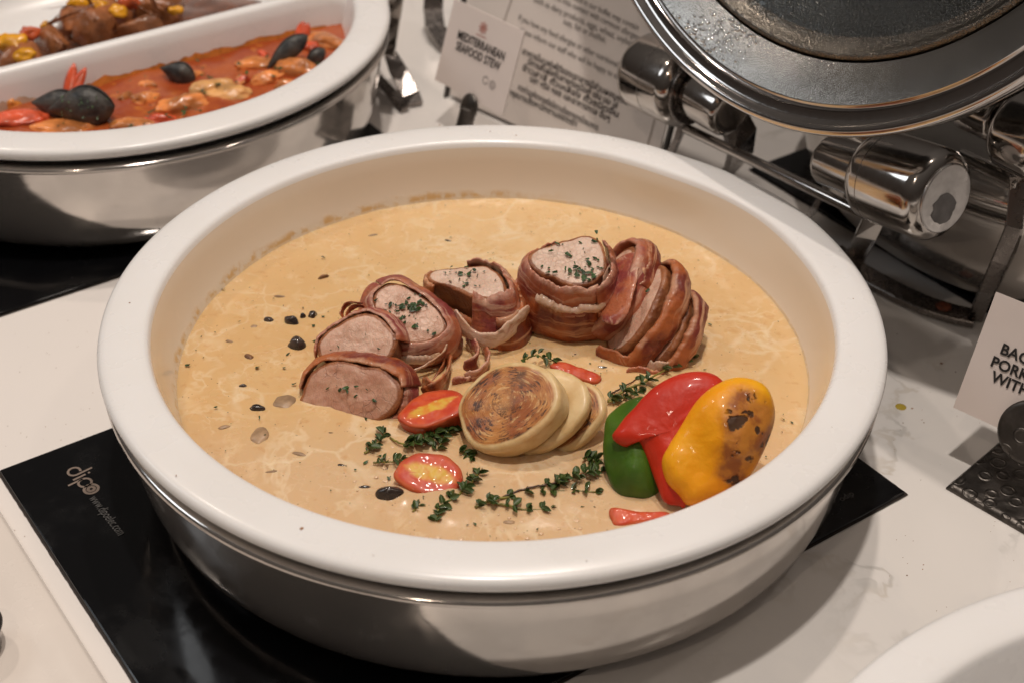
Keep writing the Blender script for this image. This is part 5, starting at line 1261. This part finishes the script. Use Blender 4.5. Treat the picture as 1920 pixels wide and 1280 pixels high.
LN_ = [('to the food in our buffet may contain', (1046, -14), (1196, 58), .0060, 0), ('come into contact with common allergens', (1030, -6), (1200, 78), .006, 0), ('such as dairy products, eggs, wheat, soybeans,', (1000, 3), (1198, 94), .0062, 0), ('nuts, fish or shellfish.', (1055, 45), (1135, 82), .0062, 0),
       ('If you have any food allergies or other nutritional concerns', (971, 37), (1196, 146), .0062, 0), ('please inform our staff who will be happy to assist you.', (973, 60), (1192, 166), .0062, 0),
       ('อาหารในบุฟเฟ่ต์ของเราอาจมีส่วนผสมหรือ', (978, 100), (1176, 198), .0062, 1), ('มีการสัมผัสกับสารก่อภูมิแพ้ เช่น นม ไข่', (988, 120), (1156, 204), .0062, 1), ('ข้าวสาลี ถั่วเหลือง ถั่วชนิดอื่น', (978, 131), (1158, 221), .0062, 1), ('ปลา หรือ หอย และอาหารทะเล อื่นๆ', (992, 152), (1142, 229), .0062, 1),
       ('หากท่านแพ้อาหารหรือมีความต้องการทางโภชนาการ', (970, 168), (1120, 246), .0062, 1), ('กรุณาแจ้งพนักงานของเรา', (952, 176), (1080, 238), .0062, 1)]
for s_, a_, b_, sz, bd in LN_:
    a, b = np_(*a_), np_(*b_); d = (b - a).normalized(); upd = (NU - d * NU.dot(d)).normalized()
    o = text('lettering', s_, sz, a, d, upd, M_ink if bd else M_inkgrey, nt, weight=.00008 * bd + .00003, lift=0.0); fit_width(o, a, d, (b - a).length)
# ------------------------------------------------------------------ steel strips and stand behind the stew dish
s3_ = empty('hinge_stand', at(760, 200, 0), 'steel strip stand right behind the seafood stew dish', 'hinge stand', 'steel hinge stands')
def pl(pts, z): return [at(x, y, z_) for (x, y), z_ in zip(pts, z)]
band('riser', pl([(748, -30), (738, 30), (731, 80), (728, 100)], (.10, .075, .045, .035)), RT * .9 - FW * .3, .0105, .004, M_chrome, s3_)
band('foot', pl([(724, 85), (745, 130), (770, 178), (778, 196)], (.035, .02, .006, .003)), RT, [.008, .0135, .0135, .0125], .004, M_dark, s3_)
band('foot', pl([(700, 140), (725, 165), (748, 192), (760, 206)], (.012, .01, .005, .003)), RT * .9 + UP * .4, .008, .003, M_dark, s3_)
band('leg', pl([(640, 190), (648, 225), (655, 255)], (.03, .015, .002)), RT, .012, .004, M_dark, s3_)
band('leg', pl([(695, 150), (697, 180), (695, 205)], (.02, .01, .002)), RT, .003, .003, M_dark, s3_)
# dark holder and chrome piece at the top edge
kk = empty('steel_stand', at(835, 80, 0), 'dark steel stand foot at the top edge behind the small card', 'steel stand')
band('dark_foot', pl([(815, -30), (812, 20), (818, 55), (840, 85), (858, 95)], (.04, .02, .012, .006, .004)), RT, [.016, .016, .014, .016, .016], .006, M_dark, kk)
band('chrome_foot', pl([(800, 20), (802, 50), (820, 75), (845, 100)], (.004,) * 4), RT, .0045, .004, M_chrome, kk)
band('dark_arm', pl([(880, -30), (900, -5), (930, 40)], (.02, .012, .004)), RT, .02, .005, M_dark, kk)
# ------------------------------------------------------------------ tray and ring, lower left
T0 = at(0, 975, .004); tr = empty('serving_tray', at(60, 1200, 0), 'white tray with a soft raised edge at the lower left corner', 'tray')
M_tray = simple('white_tray', (.74, .67, .61), .25, var=.02, nsc=20, bst=.02, coat=.3)
aR = T0.dot(AX); vs = []; prof = [(.0030, .0001), (.0028, .0028), (.0015, .0048), (0, .0055), (-.003, .0056), (-.010, .0052), (-.016, .0035), (-.026, .0022), (-.045, .0018), (-.30, .0018)]
for i in range(30):
    b = .20 - .55 * i / 29
    for (a, z) in prof: vs.append(W3(aR + a, b, z))
pm('tray_body', vs, grid_faces(30, len(prof), False), M_tray, tr)
cpc = at(-64, 1190, .012); cu_ = empty('metal_cup', V((cpc.x, cpc.y, .002)), 'polished metal cup on the white tray, cut by the left edge', 'cup')
lathe('cup_body', [(.0001, .002), (.012, .002), (.0145, .004), (.0150, .010), (.0158, .016), (.0164, .0172), (.0172, .0170), (.0168, .0155), (.0160, .015), (.0150, .008), (.0001, .006)], V((cpc.x, cpc.y, .0)), M_chrome, cu_, 64)
# ------------------------------------------------------------------ empty-looking dish, lower right
RC = V((.2795, -.3887, 0))
pan(RC, 'steel pan under the white dish cut by the lower right corner')
dish(RC, 'white dish whose rim crosses the lower right corner')
segment_ = None
# oil drop and crumb on the marble
vs = []; fs = []
drop(at(1689, 762, 0.0), .0032, .0006, 16)
M_oil = NT('yellow_oil').p(base=(.45, .33, .05), rough=.1).m
tag(pm('oil_drop', vs, fs, M_oil), 'yellow oil drop on the marble right of the pork dish', 'oil drop')
